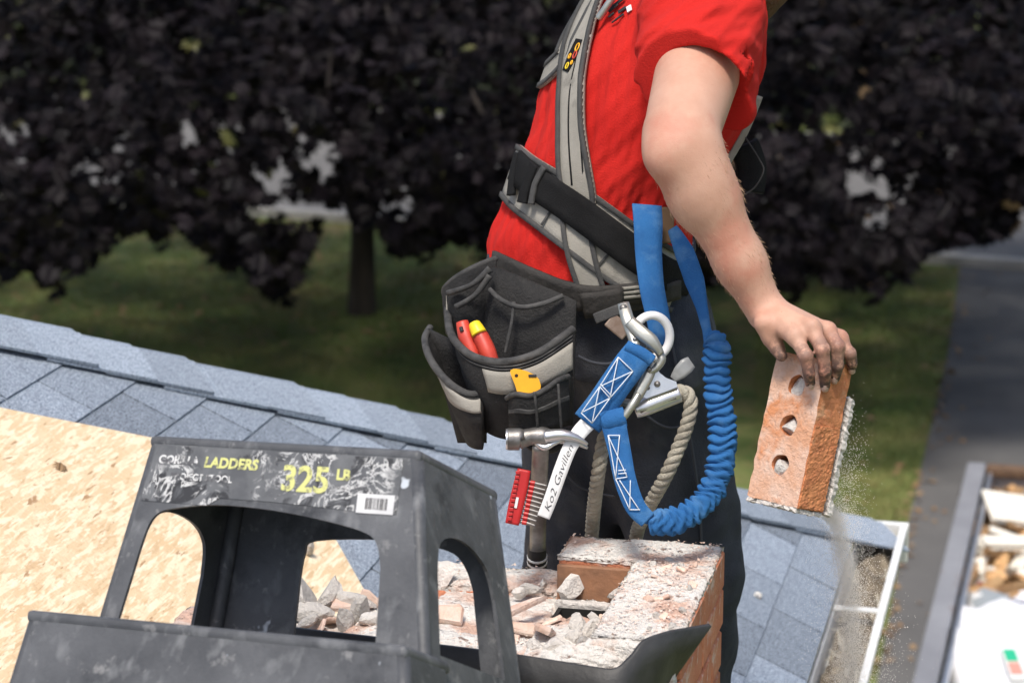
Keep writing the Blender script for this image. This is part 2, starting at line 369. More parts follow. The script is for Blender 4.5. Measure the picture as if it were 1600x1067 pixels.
M['web_black'] = mat('web_black', (.006, .006, .0065), .9, (.013, .013, .0135), 18, spec=.2, bump=.3, bscale=420)
M['web_edge'] = mat('web_edge', (.040, .040, .040), .88, (.075, .074, .071), 25, bump=.3, bscale=380)
M['canvas'] = mat('canvas', (.016, .016, .0165), .9, (.040, .039, .038), 11, spec=.25, bump=.5, bscale=240, col3=(.075, .072, .068), s3=15., t3=(.60, .80))
M['piping'] = mat('piping', (.026, .026, .026), .85, (.075, .073, .07), 40, bump=.3)
M['leather'] = mat('leather', (.014, .0125, .011), .75, (.036, .032, .028), 16, bump=.35, bscale=90)
M['blue'] = mat('blue', (.013, .100, .285), .88, (.018, .13, .35), 20, bump=.3, bscale=420, col3=(.07, .19, .38), s3=28., t3=(.52, .74))
M['stitch'] = mat('stitch', (.62, .68, .76), .8)
M['steel'] = mat('steel', (.50, .50, .45), .38, (.40, .40, .35), 24, metal=.75, bump=.08)
M['bright'] = mat('bright', (.72, .72, .73), .28, (.58, .58, .59), 30, metal=.85, bump=.05)
M['darksteel'] = mat('darksteel', (.16, .15, .14), .45, (.34, .33, .32), 24, metal=.8, bump=.15, bscale=60)
M['rope'] = mat('rope', (.46, .43, .35), .9, (.33, .30, .24), 60, bump=.6, bscale=300)
M['ring_white'] = mat('ring_white', (.86, .86, .86), .5)
M['red_plastic'] = mat('red_plastic', (.50, .022, .022), .4, (.42, .016, .016), 30)
M['orange_red'] = mat('orange_red', (.58, .06, .032), .45, (.48, .045, .03), 40)
M['yellow'] = mat('yellow', (.85, .60, .02), .42); M['amber'] = mat('amber', (.88, .43, .012), .42, (.80, .37, .01), 40)
M['clear'] = mat('clear', (.30, .31, .31), .3, (.22, .23, .23), 20)
M['ruststeel'] = mat('ruststeel', (.26, .26, .27), .55, (.36, .36, .37), 1.5, metal=.3, bump=.2, col3=(.17, .10, .06), s3=3., t3=(.58, .72))
M['whiteboard'] = mat('whiteboard', (.80, .76, .66), .8, (.74, .69, .58), 2); M['sheet'] = mat('sheet', (.80, .80, .80), .7, (.74, .74, .75), 2)
M['scrap'] = mat('scrap', (.36, .19, .08), .85, (.50, .33, .16), 6, extra=vary(.45)); M['scrap_dark'] = mat('scrap_dark', (.06, .034, .02), .9, (.17, .10, .055), 6, extra=vary(.4))
M['scrap_grey'] = mat('scrap_grey', (.30, .33, .35), .7, (.22, .25, .27), 4); M['scrap_red'] = mat('scrap_red', (.20, .015, .015), .7)
M['green_print'] = mat('green_print', (.02, .42, .22), .6); M['red_print'] = mat('red_print', (.68, .28, .22), .6)
# ================================================================== the setting
AZ, PH = math.radians(12.9), math.radians(26.57)
EV = V(math.sin(AZ), math.cos(AZ), 0); PL = V(math.cos(AZ), -math.sin(AZ), 0); Z = V(0, 0, 1)
SV = PL*math.cos(PH)-Z*math.sin(PH); NV = nrm(np.cross(SV, EV)); NV = NV if NV[2] > 0 else -NV
HOFF = 2.03
def roofhit(x, y, lift=0.0): r = ray(x, y); return CAM+r*(-(HOFF-lift)/(NV@r))
KC = roofhit(1340, 818)                                   # the corner of the eaves
def RP(e, s, n=0.0): return KC+EV*e+SV*s+NV*n             # roof coordinates: along the eave, down the slope, off the plane
def roofz(x, y): return (NV@(CAM-NV*HOFF)-NV[0]*x-NV[1]*y)/NV[2]

# ground
lawn = obj('lawn', mesh('lawn', [(-150, -20, 0), (150, -20, 0), (150, 260, 0), (-150, 260, 0)], [(0, 1, 2, 3)]), M['lawn']); tag(lawn, kind='structure')
k0, k1 = G(370, 337), G(540, 349); kd = nrm(k1-k0); kn = nrm(np.cross(Z, kd)); kn = kn if kn[1] > 0 else -kn
def strip(name, a0, a1, b0, b1, z, m):
    return tag(obj(name, mesh(name, [k0+kd*a0+kn*b0+Z*z, k0+kd*a1+kn*b0+Z*z, k0+kd*a1+kn*b1+Z*z, k0+kd*a0+kn*b1+Z*z], [(0, 1, 2, 3)]), m), kind='structure')
strip('road', -90, 90, .2, 8.5, .006, M['road'])
kb = obj('kerb', box('kerb', k0+kn*.08+Z*.05, kd*40, kn*.09, Z*.06, .015), M['concrete']); tag(kb, kind='structure')
dl = [G(1500, 418), G(1492, 480), G(1480, 560), G(1462, 640), G(1440, 730), G(1405, 880), G(1370, 1067), G(1310, 1350)]
dv = [p+Z*.012 for p in dl]+[p+V(4.6, 0, .012) for p in dl[::-1]]; n_ = len(dl)
dr = obj('driveway', mesh('driveway', dv, [(i, i+1, 2*n_-2-i, 2*n_-1-i) for i in range(n_-1)]), M['asphalt']); tag(dr, kind='structure')

# grass blades and fallen leaves in the part of the lawn that shows
def scatter_tris(name, pts, mk, m, kind='stuff', label=None, cat=None):
    v = []; f = []
    for p in pts:
        vs, fs = mk(p); o = len(v); v += vs; f += [tuple(i+o for i in q) for q in fs]
    o = obj(name, mesh(name, v, f), m); return tag(o, label, cat, kind=kind)
def in_drive(p): q = proj(p); return q[0] > np.interp(q[1], [418, 480, 560, 640, 730, 880, 1067], [1500, 1492, 1480, 1462, 1440, 1405, 1370])-6
def lawn_pts(n, x0, x1, y0, y1):
    out = []
    while len(out) < n:
        p = G(random.uniform(x0, x1), random.uniform(y0, y1))
        if not in_drive(p): out.append(p)
    return out
def blade(p):
    h = random.uniform(.03, .08); a = random.uniform(0, 6.3); d = V(math.cos(a), math.sin(a), 0)*.006; l = V(random.gauss(0, .025), random.gauss(0, .025), h)
    return [p-d, p+d, p+l], [(0, 1, 2)]
scatter_tris('grass_blades', lawn_pts(26000, -60, 800, 345, 740)+lawn_pts(16000, 1180, 1500, 420, 1060), blade, M['grass'], label='short green grass blades growing over the shaded lawn', cat='grass')
MAPLE = [(0, -.5), (.10, -.22), (.42, -.34), (.34, -.10), (.52, .10), (.28, .12), (.30, .38), (.12, .28), (0, .55), (-.12, .28), (-.30, .38), (-.28, .12), (-.52, .10), (-.34, -.10), (-.42, -.34), (-.10, -.22)]
MF = [(0, 1, 8), (1, 2, 3), (3, 4, 5), (5, 6, 7), (1, 3, 5), (1, 5, 7), (1, 7, 8), (0, 8, 15), (15, 13, 14), (13, 11, 12), (11, 9, 10), (15, 11, 13), (15, 9, 11), (15, 8, 9)]
def leaf(p, r, n, curl=.12):
    n = nrm(n); a = nrm(np.cross(n, RNG.normal(0, 1, 3))); b = np.cross(n, a)
    return [p+r*(a*x+b*y)-n*r*curl*(x*x+y*y)*2 for x, y in MAPLE], MF
scatter_tris('fallen_leaves', [p+Z*random.uniform(.03, .07) for p in lawn_pts(420, -60, 800, 345, 560)+lawn_pts(80, 1250, 1490, 440, 1060)], lambda p: leaf(p, random.uniform(.035, .08), V(0, 0, 1)+RNG.normal(0, .35, 3)), M['leafdry'], label='dry tan leaves lying scattered over the lawn', cat='leaves')
edge = []
for _ in range(160):
    y = random.uniform(430, 1060); x = np.interp(y, [418, 480, 560, 640, 730, 880, 1067], [1500, 1492, 1480, 1462, 1440, 1405, 1370])+random.gauss(4, 9)+(random.random() < .25)*random.uniform(0, 60); edge.append(G(x, y)+Z*.03)
scatter_tris('driveway_leaves', edge, lambda p: leaf(p, random.uniform(.035, .075), V(0, 0, 1)+RNG.normal(0, .3, 3)), M['leafdry'], label='dry leaves gathered along the driveway edge', cat='leaves')

# maple trees
YB = ([-200, 0, 60, 120, 150, 220, 280, 310, 350, 420, 465, 490, 520, 600, 650, 700, 760, 900, 1150, 1240, 1300, 1380, 1450, 1520, 1600, 1800],
      [430, 430, 450, 445, 395, 390, 372, 390, 430, 490, 470, 375, 330, 380, 420, 395, 425, 440, 440, 470, 480, 470, 430, 385, 360, 330])
GAPS = [(20, 205, 40, 20), (425, 275, 34, 32), (293, 215, 16, 22), (455, 332, 80, 20), (505, 255, 26, 40), (1335, 275, 18, 44), (1370, 345, 26, 22), (1300, 190, 30, 22), (1545, 440, 70, 45), (620, 320, 30, 30), (1430, 455, 50, 12)]
_rg = np.random.default_rng(21); _xs = np.arange(-220, 1820, 26); _ys = np.interp(_xs, *YB)+_rg.uniform(-46, 14, len(_xs)); YB = (_xs, _ys)
def open_at(x, y): return any(((x-a)/c)**2+((y-b)/d)**2 < 1 for a, b, c, d in GAPS)
def maple(tx, ty, td_r, x0, x1, ncl, label, seed):
    global RNG
    RNG = np.random.default_rng(seed); random.seed(seed)
    base = G(tx, ty); t = thing('maple_tree', base, label, 'tree', 'purple maples on the lawn')
    bm_paths = [(base-Z*.1, base+Z*1.2+V(.02, 0, 0), base+Z*3+V(-.05, .05, 0), base+Z*6+V(.1, 0, 0))]
    obj('trunk', tube('trunk', catmull(bm_paths[0], 8), [td_r*1.35, td_r*1.02, td_r*.95, td_r*.9, td_r*.75, td_r*.5], 14, raw=True), M['bark'], t)
    vs = []; fs = []; cnt = 0; paler = []; palerf = []
    dmid = proj(base)[2]; cl = []
    while cnt < ncl:
        x = random.uniform(x0, x1); yb = np.interp(x, *YB); y = yb-22-(yb+230)*random.random()**1.25; d = dmid+random.uniform(-6.5, 2.5)
        if open_at(x, y+8): continue
        cl.append((x, y, d)); cnt += 1
    for x in np.arange(x0, x1, 17):                        # the ragged hanging skirt
        y = np.interp(x, *YB)-random.uniform(4, 60)
        if not open_at(x, y): cl.append((x, y, dmid+random.uniform(-5.5, -1)))
    for i, (x, y, d) in enumerate(cl):
        c = P(x, y, d); hue = random.random()
        for _ in range(random.randint(16, 40)):
            q = c+RNG.normal(0, 1, 3)*V(.21, .24, .12); qx, qy, _d = proj(q)
            if open_at(qx, qy) and random.random() < .9: continue
            if qy > np.interp(qx, *YB)+6: continue
            nn = V(0, -.35, .75)+RNG.normal(0, .55, 3)
            lv, lf = leaf(q, random.uniform(.08, .20), nn, .18)
            A, Bf = (paler, palerf) if random.random() < .006 else (vs, fs)
            o = len(A); A += lv; Bf += [tuple(k+o for k in g) for g in lf]
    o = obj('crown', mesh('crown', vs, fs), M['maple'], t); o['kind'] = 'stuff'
    o = obj('paler_leaves', mesh('paler_leaves', paler, palerf), M['leafgreen'] if seed % 2 else M['leafdry'], t); o['kind'] = 'stuff'
    for i in range(9):
        x, y, d = cl[i*7]; e = P(x, y, d); s = base+Z*random.uniform(1.7, 3.4); m_ = (s+e)/2+Z*random.uniform(.3, .8)
        obj('limb', tube('limb', [s, m_, e], [td_r*.4, td_r*.2, .012], 7), M['bark'], t)
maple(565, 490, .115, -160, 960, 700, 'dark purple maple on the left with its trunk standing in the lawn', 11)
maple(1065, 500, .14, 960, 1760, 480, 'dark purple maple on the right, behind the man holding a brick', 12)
random.seed(5); RNG = np.random.default_rng(5)
fv = []; ff = []
for i in range(11000):
    p = k0+kd*random.uniform(-9, 16)+kn*random.uniform(8.6, 13)+Z*random.uniform(0, 1)**1.2*4.2
    lv, lf = leaf(p, random.uniform(.25, .45), V(0, -.6, .5)+RNG.normal(0, .6, 3), .2); b0 = len(fv); fv += lv; ff += [tuple(q+b0 for q in g) for g in lf]
tag(obj('filler_hedge', mesh('filler_hedge', fv, ff), M['hedge']), 'added dark hedge across the road that darkens the gaps behind the maples', 'hedge', kind='stuff')  # added hedge; its near-black leaves keep the gaps in the crowns dark

# ------------------------------------------------------------------ house: deck, shingles, hip caps, gutter, walls
hx = V(*KC); house = thing('house', (KC[0]-1.5, KC[1]-1.5, 0), 'house with blue-grey shingled hip roof and white gutter', 'house')
CP = math.cos(PH)
LH = 7.0                                                  # length of the hip that is built (plan)
top = RP(-LH, -LH/CP); ez = KC[2]
left_end = KC-PL*2*LH
A_, B_, C_ = KC-EV*14, top-EV*7, left_end
deck = [RP(0, 0, -.03), RP(-13, 0, -.03), RP(-13, -LH/CP, -.03), RP(-LH, -LH/CP, -.03), C_-Z*.03]
o = obj('roof_deck', mesh('roof_deck', deck, [(0, 3, 2, 1), (0, 4, 3)]), M['felt'], house)
cI = KC-PL*.4-EV*.4
obj('wall', mesh('wall', [V(cI[0], cI[1], 0), V(*cI[:2], ez-.12), cI*V(1, 1, 0)-EV*12, cI*V(1, 1, 0)-EV*12+Z*(ez-.12), cI*V(1, 1, 0)-PL*13, cI*V(1, 1, 0)-PL*13+Z*(ez-.12)], [(0, 1, 3, 2), (0, 4, 5, 1)]), M['wall'], house)
obj('soffit', mesh('soffit', [KC-Z*.13, KC-EV*12-Z*.13, KC-EV*12-PL*.45-Z*.13, KC-PL*.45-Z*.13], [(0, 1, 2, 3)]), M['white_metal'], house)
obj('fascia', box('fascia', KC-EV*6-PL*.03-Z*.10, EV*5.99, PL*.012, Z*.085), M['white_metal'], house)
EXP, TAB = .127, .305
def tabmesh(w_, l_, th):                                   # local frame: x along the eave, y down-slope, z off the roof
    return [V(sx*w_/2, y, z) for sx in (-1, 1) for y, z in ((-l_, .001), (-l_, .003), (0, .0035), (0, .0035+th))]
TF = [(0, 2, 6, 4), (1, 5, 7, 3), (0, 4, 5, 1), (2, 3, 7, 6), (0, 1, 3, 2), (4, 6, 7, 5)]
rot3 = Matrix((EV, SV, NV)).transposed().to_4x4()
def roofmesh(name, loc2):                                   # rotate the local frame into the world
    R3 = np.stack([EV, SV, NV], 1); return mesh(name, [R3@p for p in loc2], TF)
tabs = []
for k in range(0, 50):
    s = -k*EXP; off = (k % 2)*TAB*.5+.11+(k*.37 % 1)*.01
    for j in range(0, 40):
        e = -off-j*TAB
        if e > s*CP+.32 or e < -9: continue
        x, y, d = proj(RP(e, s)) ; tabs.append((e, s, k, x, y))
def vis_rank(t):
    x, y = t[3], t[4]; inb = -80 < x < 1680 and 380 < y < 1150
    if not inb: return 9
    hyp = y-(500+.27*x)
    if x > 1090 and y < 1150: return 0
    return 1+max(0, hyp-60)/400 if hyp < 400 else 5+hyp/1000
tabs.sort(key=vis_rank); shared = roofmesh('shingle', tabmesh(TAB-.007, EXP+.05, .0055)); shared.materials.append(M['shingle']); rest_v = []; rest_f = []
R3 = np.stack([EV, SV, NV], 1); hb = org(house)
def clipped(e, s):                                         # a tab cut off along the hip
    w_, l_ = (TAB-.007)/2, EXP+.05; poly = [(-w_, -l_), (w_, -l_), (w_, 0), (-w_, 0)]; out = []
    inside = lambda q: (e+q[0])-(s+q[1])*CP-.02
    for i in range(4):
        p, q = poly[i], poly[(i+1) % 4]; a, b = inside(p), inside(q)
        if a <= 0: out.append(p)
        if a*b < 0: t = a/(a-b); out.append((p[0]+(q[0]-p[0])*t, p[1]+(q[1]-p[1])*t))
    k = len(out)
    if k < 3: return [], []
    bot = [V(x, y, .001+.0025*(y+l_)/l_) for x, y in out]; tp_ = [V(x, y, .003+.006*(y+l_)/l_) for x, y in out]
    return [R3@p for p in bot+tp_], [tuple(range(k))[::-1], tuple(range(k, 2*k))]+[(i, (i+1) % k, k+(i+1) % k, k+i) for i in range(k)]
for i, (e, s, k, x, y) in enumerate(tabs):
    c = RP(e, s, 0); cut = e+TAB/2 > (s-EXP-.05)*CP+.02
    if cut:
        cv, cf = clipped(e, s)
        if not cv: continue
    if i < 300:
        me_ = shared
        if cut: me_ = mesh('shingle', cv, cf); me_.materials.append(M['shingle'])
        o = link(bpy.data.objects.new('shingle', me_)); o.parent = house; o.location = c-hb+NV*random.uniform(0, .0012)+EV*random.uniform(-.0015, .0015)
    else:
        b0 = len(rest_v)
        if cut: rest_v += [p+c for p in cv]; rest_f += [tuple(q+b0 for q in g) for g in cf]
        else: rest_v += [R3@p+c for p in tabmesh(TAB-.007, EXP+.05, .0055)]; rest_f += [tuple(q+b0 for q in g) for g in TF]
o = obj('shingles', mesh('shingles', rest_v, rest_f), M['shingle'], house); o['kind'] = 'stuff'
# hip caps: folded pieces lapped along the hip
HV = nrm(RP(-1, -1/CP)-RP(0, 0)); q1 = nrm(np.cross(NV, HV)); q1 = q1 if q1@EV < 0 else -q1
N2 = nrm(NV-2*(NV@nrm(PL-EV))*nrm(PL-EV)); q2 = nrm(np.cross(N2, HV)); q2 = q2 if q2@EV > 0 else -q2   # the other slope mirrors this one
CW = .150
def capverts(p, L):
    out = []
    for t, lift in ((0, .020), (L, .012)):
        for n_off in (0, .006):
            for u in (-1, -.5, -.16, 0, .16, .5, 1):
                qd = q1*max(u, 0)+q2*max(-u, 0); nn = nrm(NV*(.5+u*.5)+N2*(.5-u*.5)) if abs(u) < .3 else (NV if u > 0 else N2)
                out.append(p+HV*t+qd*CW+nn*(lift+n_off)-nrm(NV+N2)*(.010 if u == 0 else 0))
    return out
CFc = []
for i in range(6):
    CFc += [(i, i+1, 15+i, 14+i), (7+i, 21+i, 22+i, 8+i), (i, 7+i, 8+i, i+1), (14+i, 15+i, 22+i, 21+i)]
CFc += [(0, 14, 21, 7), (6, 13, 27, 20)]
capm = mesh('hip_cap', capverts(V(0, 0, 0), .25), CFc); capm.materials.append(M['cap'])
for i in range(46):
    p = KC+HV*(-.06+i*.137); o = link(bpy.data.objects.new('hip_cap', capm)); o.parent = house; o.location = p-hb+RNG.normal(0, .0018, 3)
# gutter along the eave
gt = obj('gutter', mesh('gutter', [KC+EV*e+PL*x+Z*z for e in (.06, -9) for x, z in ((.0, -.02), (.0, -.10), (.085, -.115), (.125, -.03), (.125, -.012), (.107, -.012), (.107, -.020), (.118, -.026), (.078, -.108), (.006, -.095), (.006, -.02))], [(i, (i+1) % 11, 11+(i+1) % 11, 11+i) for i in range(11)]), M['white_metal'], house)
obj('end_cap', box('end_cap', KC+EV*.058+PL*.062-Z*.06, EV*.010, PL*.066, Z*.052, .003), M['white_metal'], gt)
for e in (-.62, -1.36, -2.1, -2.9, -3.6): obj('hanger', box('hanger', KC+EV*e+PL*.060-Z*.016, EV*.013, PL*.058, Z*.002), M['white_metal'], gt)
bv = []; bf = []
for i in range(90):
    for j in range(5): bv.append(KC+EV*(.04-i*.05)+PL*(.012+j*.021)+Z*(-.075+.02*math.sin(j/4*3.14)+random.uniform(-.012, .016)+.012*math.sin(i*.7)))
for i in range(89):
    for j in range(4): a = i*5+j; bf.append((a, a+1, a+6, a+5))
o = obj('gutter_litter', mesh('gutter_litter', bv, bf), M['litter'], gt); o['kind'] = 'stuff'
tv = []; tf = []
for i in range(170):
    p = KC+EV*random.uniform(-4.4, 0)+PL*random.uniform(.015, .098)+Z*random.uniform(-.07, -.045); d = nrm(V(random.gauss(0, .4), random.gauss(0, 1), random.gauss(0, .25)))*random.uniform(.02, .06); s_ = nrm(np.cross(d, Z))*.0025; b0 = len(tv)
    tv += [p-d-s_, p-d+s_, p+d+s_, p+d-s_]; tf.append((b0, b0+1, b0+2, b0+3))
o = obj('twigs', mesh('twigs', tv, tf), M['rope'], gt); o['kind'] = 'stuff'

# OSB sheet laid over the shingles
op = [roofhit(*q, .017) for q in ((-420, 563), (456, 735), (660, 1098), (420, 1500), (-520, 1260))]
bm = bmesh.new(); lo_ = [bm.verts.new(p) for p in op]; hi_ = [bm.verts.new(p+NV*.012) for p in op]; n_ = 5
bm.faces.new(lo_[::-1]); bm.faces.new(hi_)
for i in range(n_): bm.faces.new((lo_[i], lo_[(i+1) % n_], hi_[(i+1) % n_], hi_[i]))
osb = obj('strand_board', bm_mesh('strand_board', bm), M['osb']); tag(osb, 'pale wood strand board sheet laid over the roof shingles', 'board')
# rotate the board's texture frame onto the roof: bake world shape in roof axes
Rq = Matrix([list(map(float, r)) for r in np.stack([nrm(EV), nrm(np.cross(NV, EV)), NV], 1)])
for v_ in osb.data.vertices: v_.co = Rq.transposed() @ v_.co
osb.rotation_euler = Rq.to_euler()
o = tag(obj('dry_leaf', scatter := mesh('dry_leaf', *leaf(roofhit(96, 727, .036), .032, NV+V(.2, -.2, 0), .3)), M['leafdry']), 'curled brown leaf lying on the strand board', 'leaf')
tag(obj('mortar_lump', lumps('mortar_lump', roofhit(482, 855, .045), .014, flat=(1.5, .8, .8), seed=3), M['chunk']), 'pale mortar lump alone on the strand board, seen through the stool', 'mortar')
tag(obj('mortar_crumb', lumps('mortar_crumb', roofhit(1186, 929, .014), .011, seed=5), M['crust']), 'white mortar crumb lying on the shingles near the gutter', 'mortar')

# ------------------------------------------------------------------ chimney
XR, YB_ = None, None
CB = P(1131, 856, 3.86); CZ = CB[2]                        # back right top corner of the raised course
def CH(p_, e, z=0.0): return V(CB[0], CB[1], 0)+PL*p_+EV*e+Z*(CZ+z)   # p_ <= 0 to the left, e <= 0 towards the camera
CWD, CDP, CRS = .50, .42, .058
base_z = roofz(CB[0]-.3, CB[1]-.2)-.35
chim = thing('chimney', CH(-CWD/2, -CDP/2, base_z-CZ), 'half demolished red brick chimney heaped with broken mortar', 'chimney')
# inner core and bricks course by course
BL, BH, JT = .203, .057, .009
def brickmesh(l, d, h): return box('brick', V(0, 0, 0), PL*l/2, EV*d/2, Z*h/2, .003, 1)
bms = {}
def add_brick(p_, e, z, l, d):
    key = (round(l, 3), round(d, 3))
    if key not in bms: bms[key] = brickmesh(l, d, BH); bms[key].materials.append(M['brick'])
    o = link(bpy.data.objects.new('brick', bms[key])); o.parent = chim; o.location = CH(p_, e, z)-org(chim)+PL*random.uniform(-.002, .002)+EV*random.uniform(-.002, .002)
T = -CRS                                                    # top of the full courses
ncourse = 11; W9 = .098
for c in range(ncourse):
    zc = T-.004-BH/2-c*(BH+JT)
    # right face: bricks run along E
    lo_e, k = -CDP, 0; edges_ = [-CDP]+([-CDP+.205, -CDP+.205] if c % 2 else [-CDP+.102])
    cuts = [0, -.100, -.308, -CDP] if c % 2 else [0, -.205, -.410, -CDP]
    cuts = [0, -.102, -.311, -CDP] if c % 2 else [0, -.208, -CDP]
    for a, b in zip(cuts[:-1], cuts[1:]): add_brick(-W9/2, (a+b)/2, zc, W9, abs(a-b)-JT)
    pc = [-W9-JT, -.31, -CWD] if c % 2 else [-W9-JT, -.208, -.41, -CWD]
    for a, b in zip(pc[:-1], pc[1:]):
        add_brick((a+b)/2, -CDP+W9/2, zc, abs(a-b)-JT, W9)
        add_brick((a+b)/2, -W9/2, zc, abs(a-b)-JT, W9)
    add_brick(-CWD+W9/2, -CDP/2, zc, W9-.004, CDP-2*W9-2*JT)
# mortar filling, set back from the brick faces; the flue stays open
def cbox(name, p0, p1, e0, e1, z0, z1, m, bev=0.): return obj(name, box(name, CH((p0+p1)/2, (e0+e1)/2, (z0+z1)/2), PL*abs(p1-p0)/2, EV*abs(e1-e0)/2, Z*abs(z1-z0)/2, bev), m, chim)
zb = base_z-CZ
cbox('mortar_joint', -W9+.004, -.006, -CDP+.006, -.006, zb, T-.006, M['mortar'])
cbox('mortar_joint', -CWD+.006, -W9+.003, -CDP+.006, -CDP+W9-.003, zb, T-.007, M['mortar'])
cbox('mortar_joint', -CWD+.006, -W9+.003, -W9+.003, -.006, zb, T-.007, M['mortar'])
cbox('mortar_joint', -CWD+.006, -CWD+W9, -CDP+W9-.004, -W9+.004, zb, T-.008, M['mortar'])
# fill round the open flue, seen as a dark slot
SLP = G(912, 958, CZ+T)-V(CB[0], CB[1], 0); sp_, se_ = SLP@PL, SLP@EV
cbox('flue_fill', -CWD+W9-.004, sp_-.045, -CDP+W9-.004, -W9+.004, zb, T-.02, M['mortar'])
cbox('flue_fill', sp_+.045, -W9+.002, -CDP+W9-.004, -W9+.004, zb, T-.022, M['mortar'])
cbox('flue_fill', sp_-.046, sp_+.046, -CDP+W9-.004, se_-.035, zb, T-.021, M['mortar'])
cbox('flue_fill', sp_-.046, sp_+.046, se_+.035, -W9+.004, zb, T-.023, M['mortar'])
cbox('flue_void', sp_-.0455, sp_+.0455, se_-.034, se_+.034, zb, T-.2, M['flue_black'])  # near-black block at the bottom of the open flue slot
for nm, a0, a1, b0, b1 in (('flue_wall', sp_-.045, sp_+.045, se_+.029, se_+.0345), ('flue_wall', sp_-.045, sp_-.039, se_-.034, se_+.0285), ('flue_wall', sp_+.039, sp_+.045, se_-.034, se_+.0285)): cbox(nm, a0, a1, b0, b1, T-.2, T-.005, M['flue_black'])
# raised L-shaped course: back row and right row, rough crusted tops
def crustbox(name, p0, p1, e0, e1, z0, z1, m, amp=.006, nx=28, ny=28, par=None, seed=0):
    rg = np.random.default_rng(seed); bm = bmesh.new(); g = {}
    xs = np.linspace(p0, p1, nx); ys = np.linspace(e0, e1, ny); nz = 5
    def disp(x, y): q = np.array([[x*1., y*1., seed*.7]], np.float32); return float(amp*(wob(q, 60, seed)[0]*.8+wob(q, 150, seed+1)[0]*.6)+rg.normal(0, amp*.14))
    top_ = [[bm.verts.new(CH(x+rg.normal(0, .0008), y+rg.normal(0, .0008), z1+disp(x, y)-(.006 if i in (0, nx-1) or j in (0, ny-1) else 0))) for j, y in enumerate(ys)] for i, x in enumerate(xs)]
    for i in range(nx-1):
        for j in range(ny-1): bm.faces.new((top_[i][j], top_[i+1][j], top_[i+1][j+1], top_[i][j+1]))
    ring = [(i, 0) for i in range(nx)]+[(nx-1, j) for j in range(1, ny)]+[(i, ny-1) for i in range(nx-2, -1, -1)]+[(0, j) for j in range(ny-2, 0, -1)]
    prev = [top_[i][j] for i, j in ring]
    for l in range(1, nz):
        z = z1+(z0-z1)*l/(nz-1); cur = []
        for i, j in ring: cur.append(bm.verts.new(CH(xs[i]+rg.normal(0, amp*.22), ys[j]+rg.normal(0, amp*.22), z)))
        for a in range(len(ring)): b = (a+1) % len(ring); bm.faces.new((prev[a], prev[b], cur[b], cur[a]))
        prev = cur
    return obj(name, bm_mesh(name, bm, True), m, par or chim)
add_brick(-.150, -W9/2-.002, T+BH/2-.001, .165, W9-.004)
add_brick(-W9/2-.002, -.105, T+BH/2-.001, W9+.012, .20); add_brick(-W9/2-.002, -.312, T+BH/2-.001, W9+.012, .20)
crustbox('mortar_bed', -.235, -.001, -W9-.002, .002, -.004, .004, M['crust'], .004, 46, 22, seed=1)
crustbox('mortar_bed', -W9-.022, .001, -CDP-.003, -W9+.006, -.006, .0035, M['crust'], .004, 26, 60, seed=2)
cbox('flue_liner', -.234, -W9-.004, -W9-.012, -W9-.003, T-.02, -.008, M['flue'], .002)
crustbox('mortar_bed', -CWD, -.236, -W9, .0, T-.012, T+.006, M['crust'], .005, 60, 18, seed=3)
crustbox('mortar_bed', -CWD, -W9-.02, -CDP-.004, -CDP+W9+.02, T-.012, T+.004, M['crust'], .006, 80, 22, seed=4)
crustbox('mortar_bed', -CWD, sp_-.047, -CDP+W9, -W9, T-.03, T-.004, M['crust'], .006, 46, 36, seed=5)
cbox('flue_rim', sp_-.05, sp_+.06, se_+.032, se_+.046, T-.03, T+.004, M['mortar'], .003)
crustbox('mortar_bed', sp_-.048, -W9-.01, se_+.046, -W9-.012, T-.03, T-.004, M['crust'], .006, 30, 22, seed=8)
crustbox('rubble_bed', sp_+.047, -W9-.012, -CDP+.03, se_+.05, T-.03, T+.016, M['crust'], .008, 22, 40, seed=6)
crustbox('rubble_bed', sp_-.05, sp_+.05, -CDP+.02, se_-.036, T-.03, T+.008, M['crust'], .007, 22, 30, seed=7)
obj('rubble_bed', lumps('rubble_bed', CH(-.112, -CDP-.014, T+.024), .050, amp=.5, sub=4, fine=.05, flat=(1.15, .6, .72), seed=91, rot=Matrix.Identity(3)), M['crust'], chim)
obj('rubble_bed', lumps('rubble_bed', CH(-.165, -CDP-.006, T+.002), .046, amp=.5, sub=4, fine=.05, flat=(1.2, .6, .55), seed=92, rot=Matrix.Identity(3)), M['crust'], chim)
# low ledge on the left, heaped with rubble, and the crusted front edge of the raised row
cbox('ledge', -.76, -CWD-.004, -CDP-.002, -CDP+.17, zb+.05, T-.012, M['mortar'], .004)
crustbox('mortar_bed', -.76, -CWD-.002, -CDP-.004, -CDP+.165, T-.016, T-.004, M['crust'], .005, 40, 24, seed=9)
crustbox('mortar_bed', -.128, -.004, -CDP-.014, -CDP+.012, T-.03, -.002, M['crust'], .004, 26, 8, seed=10)
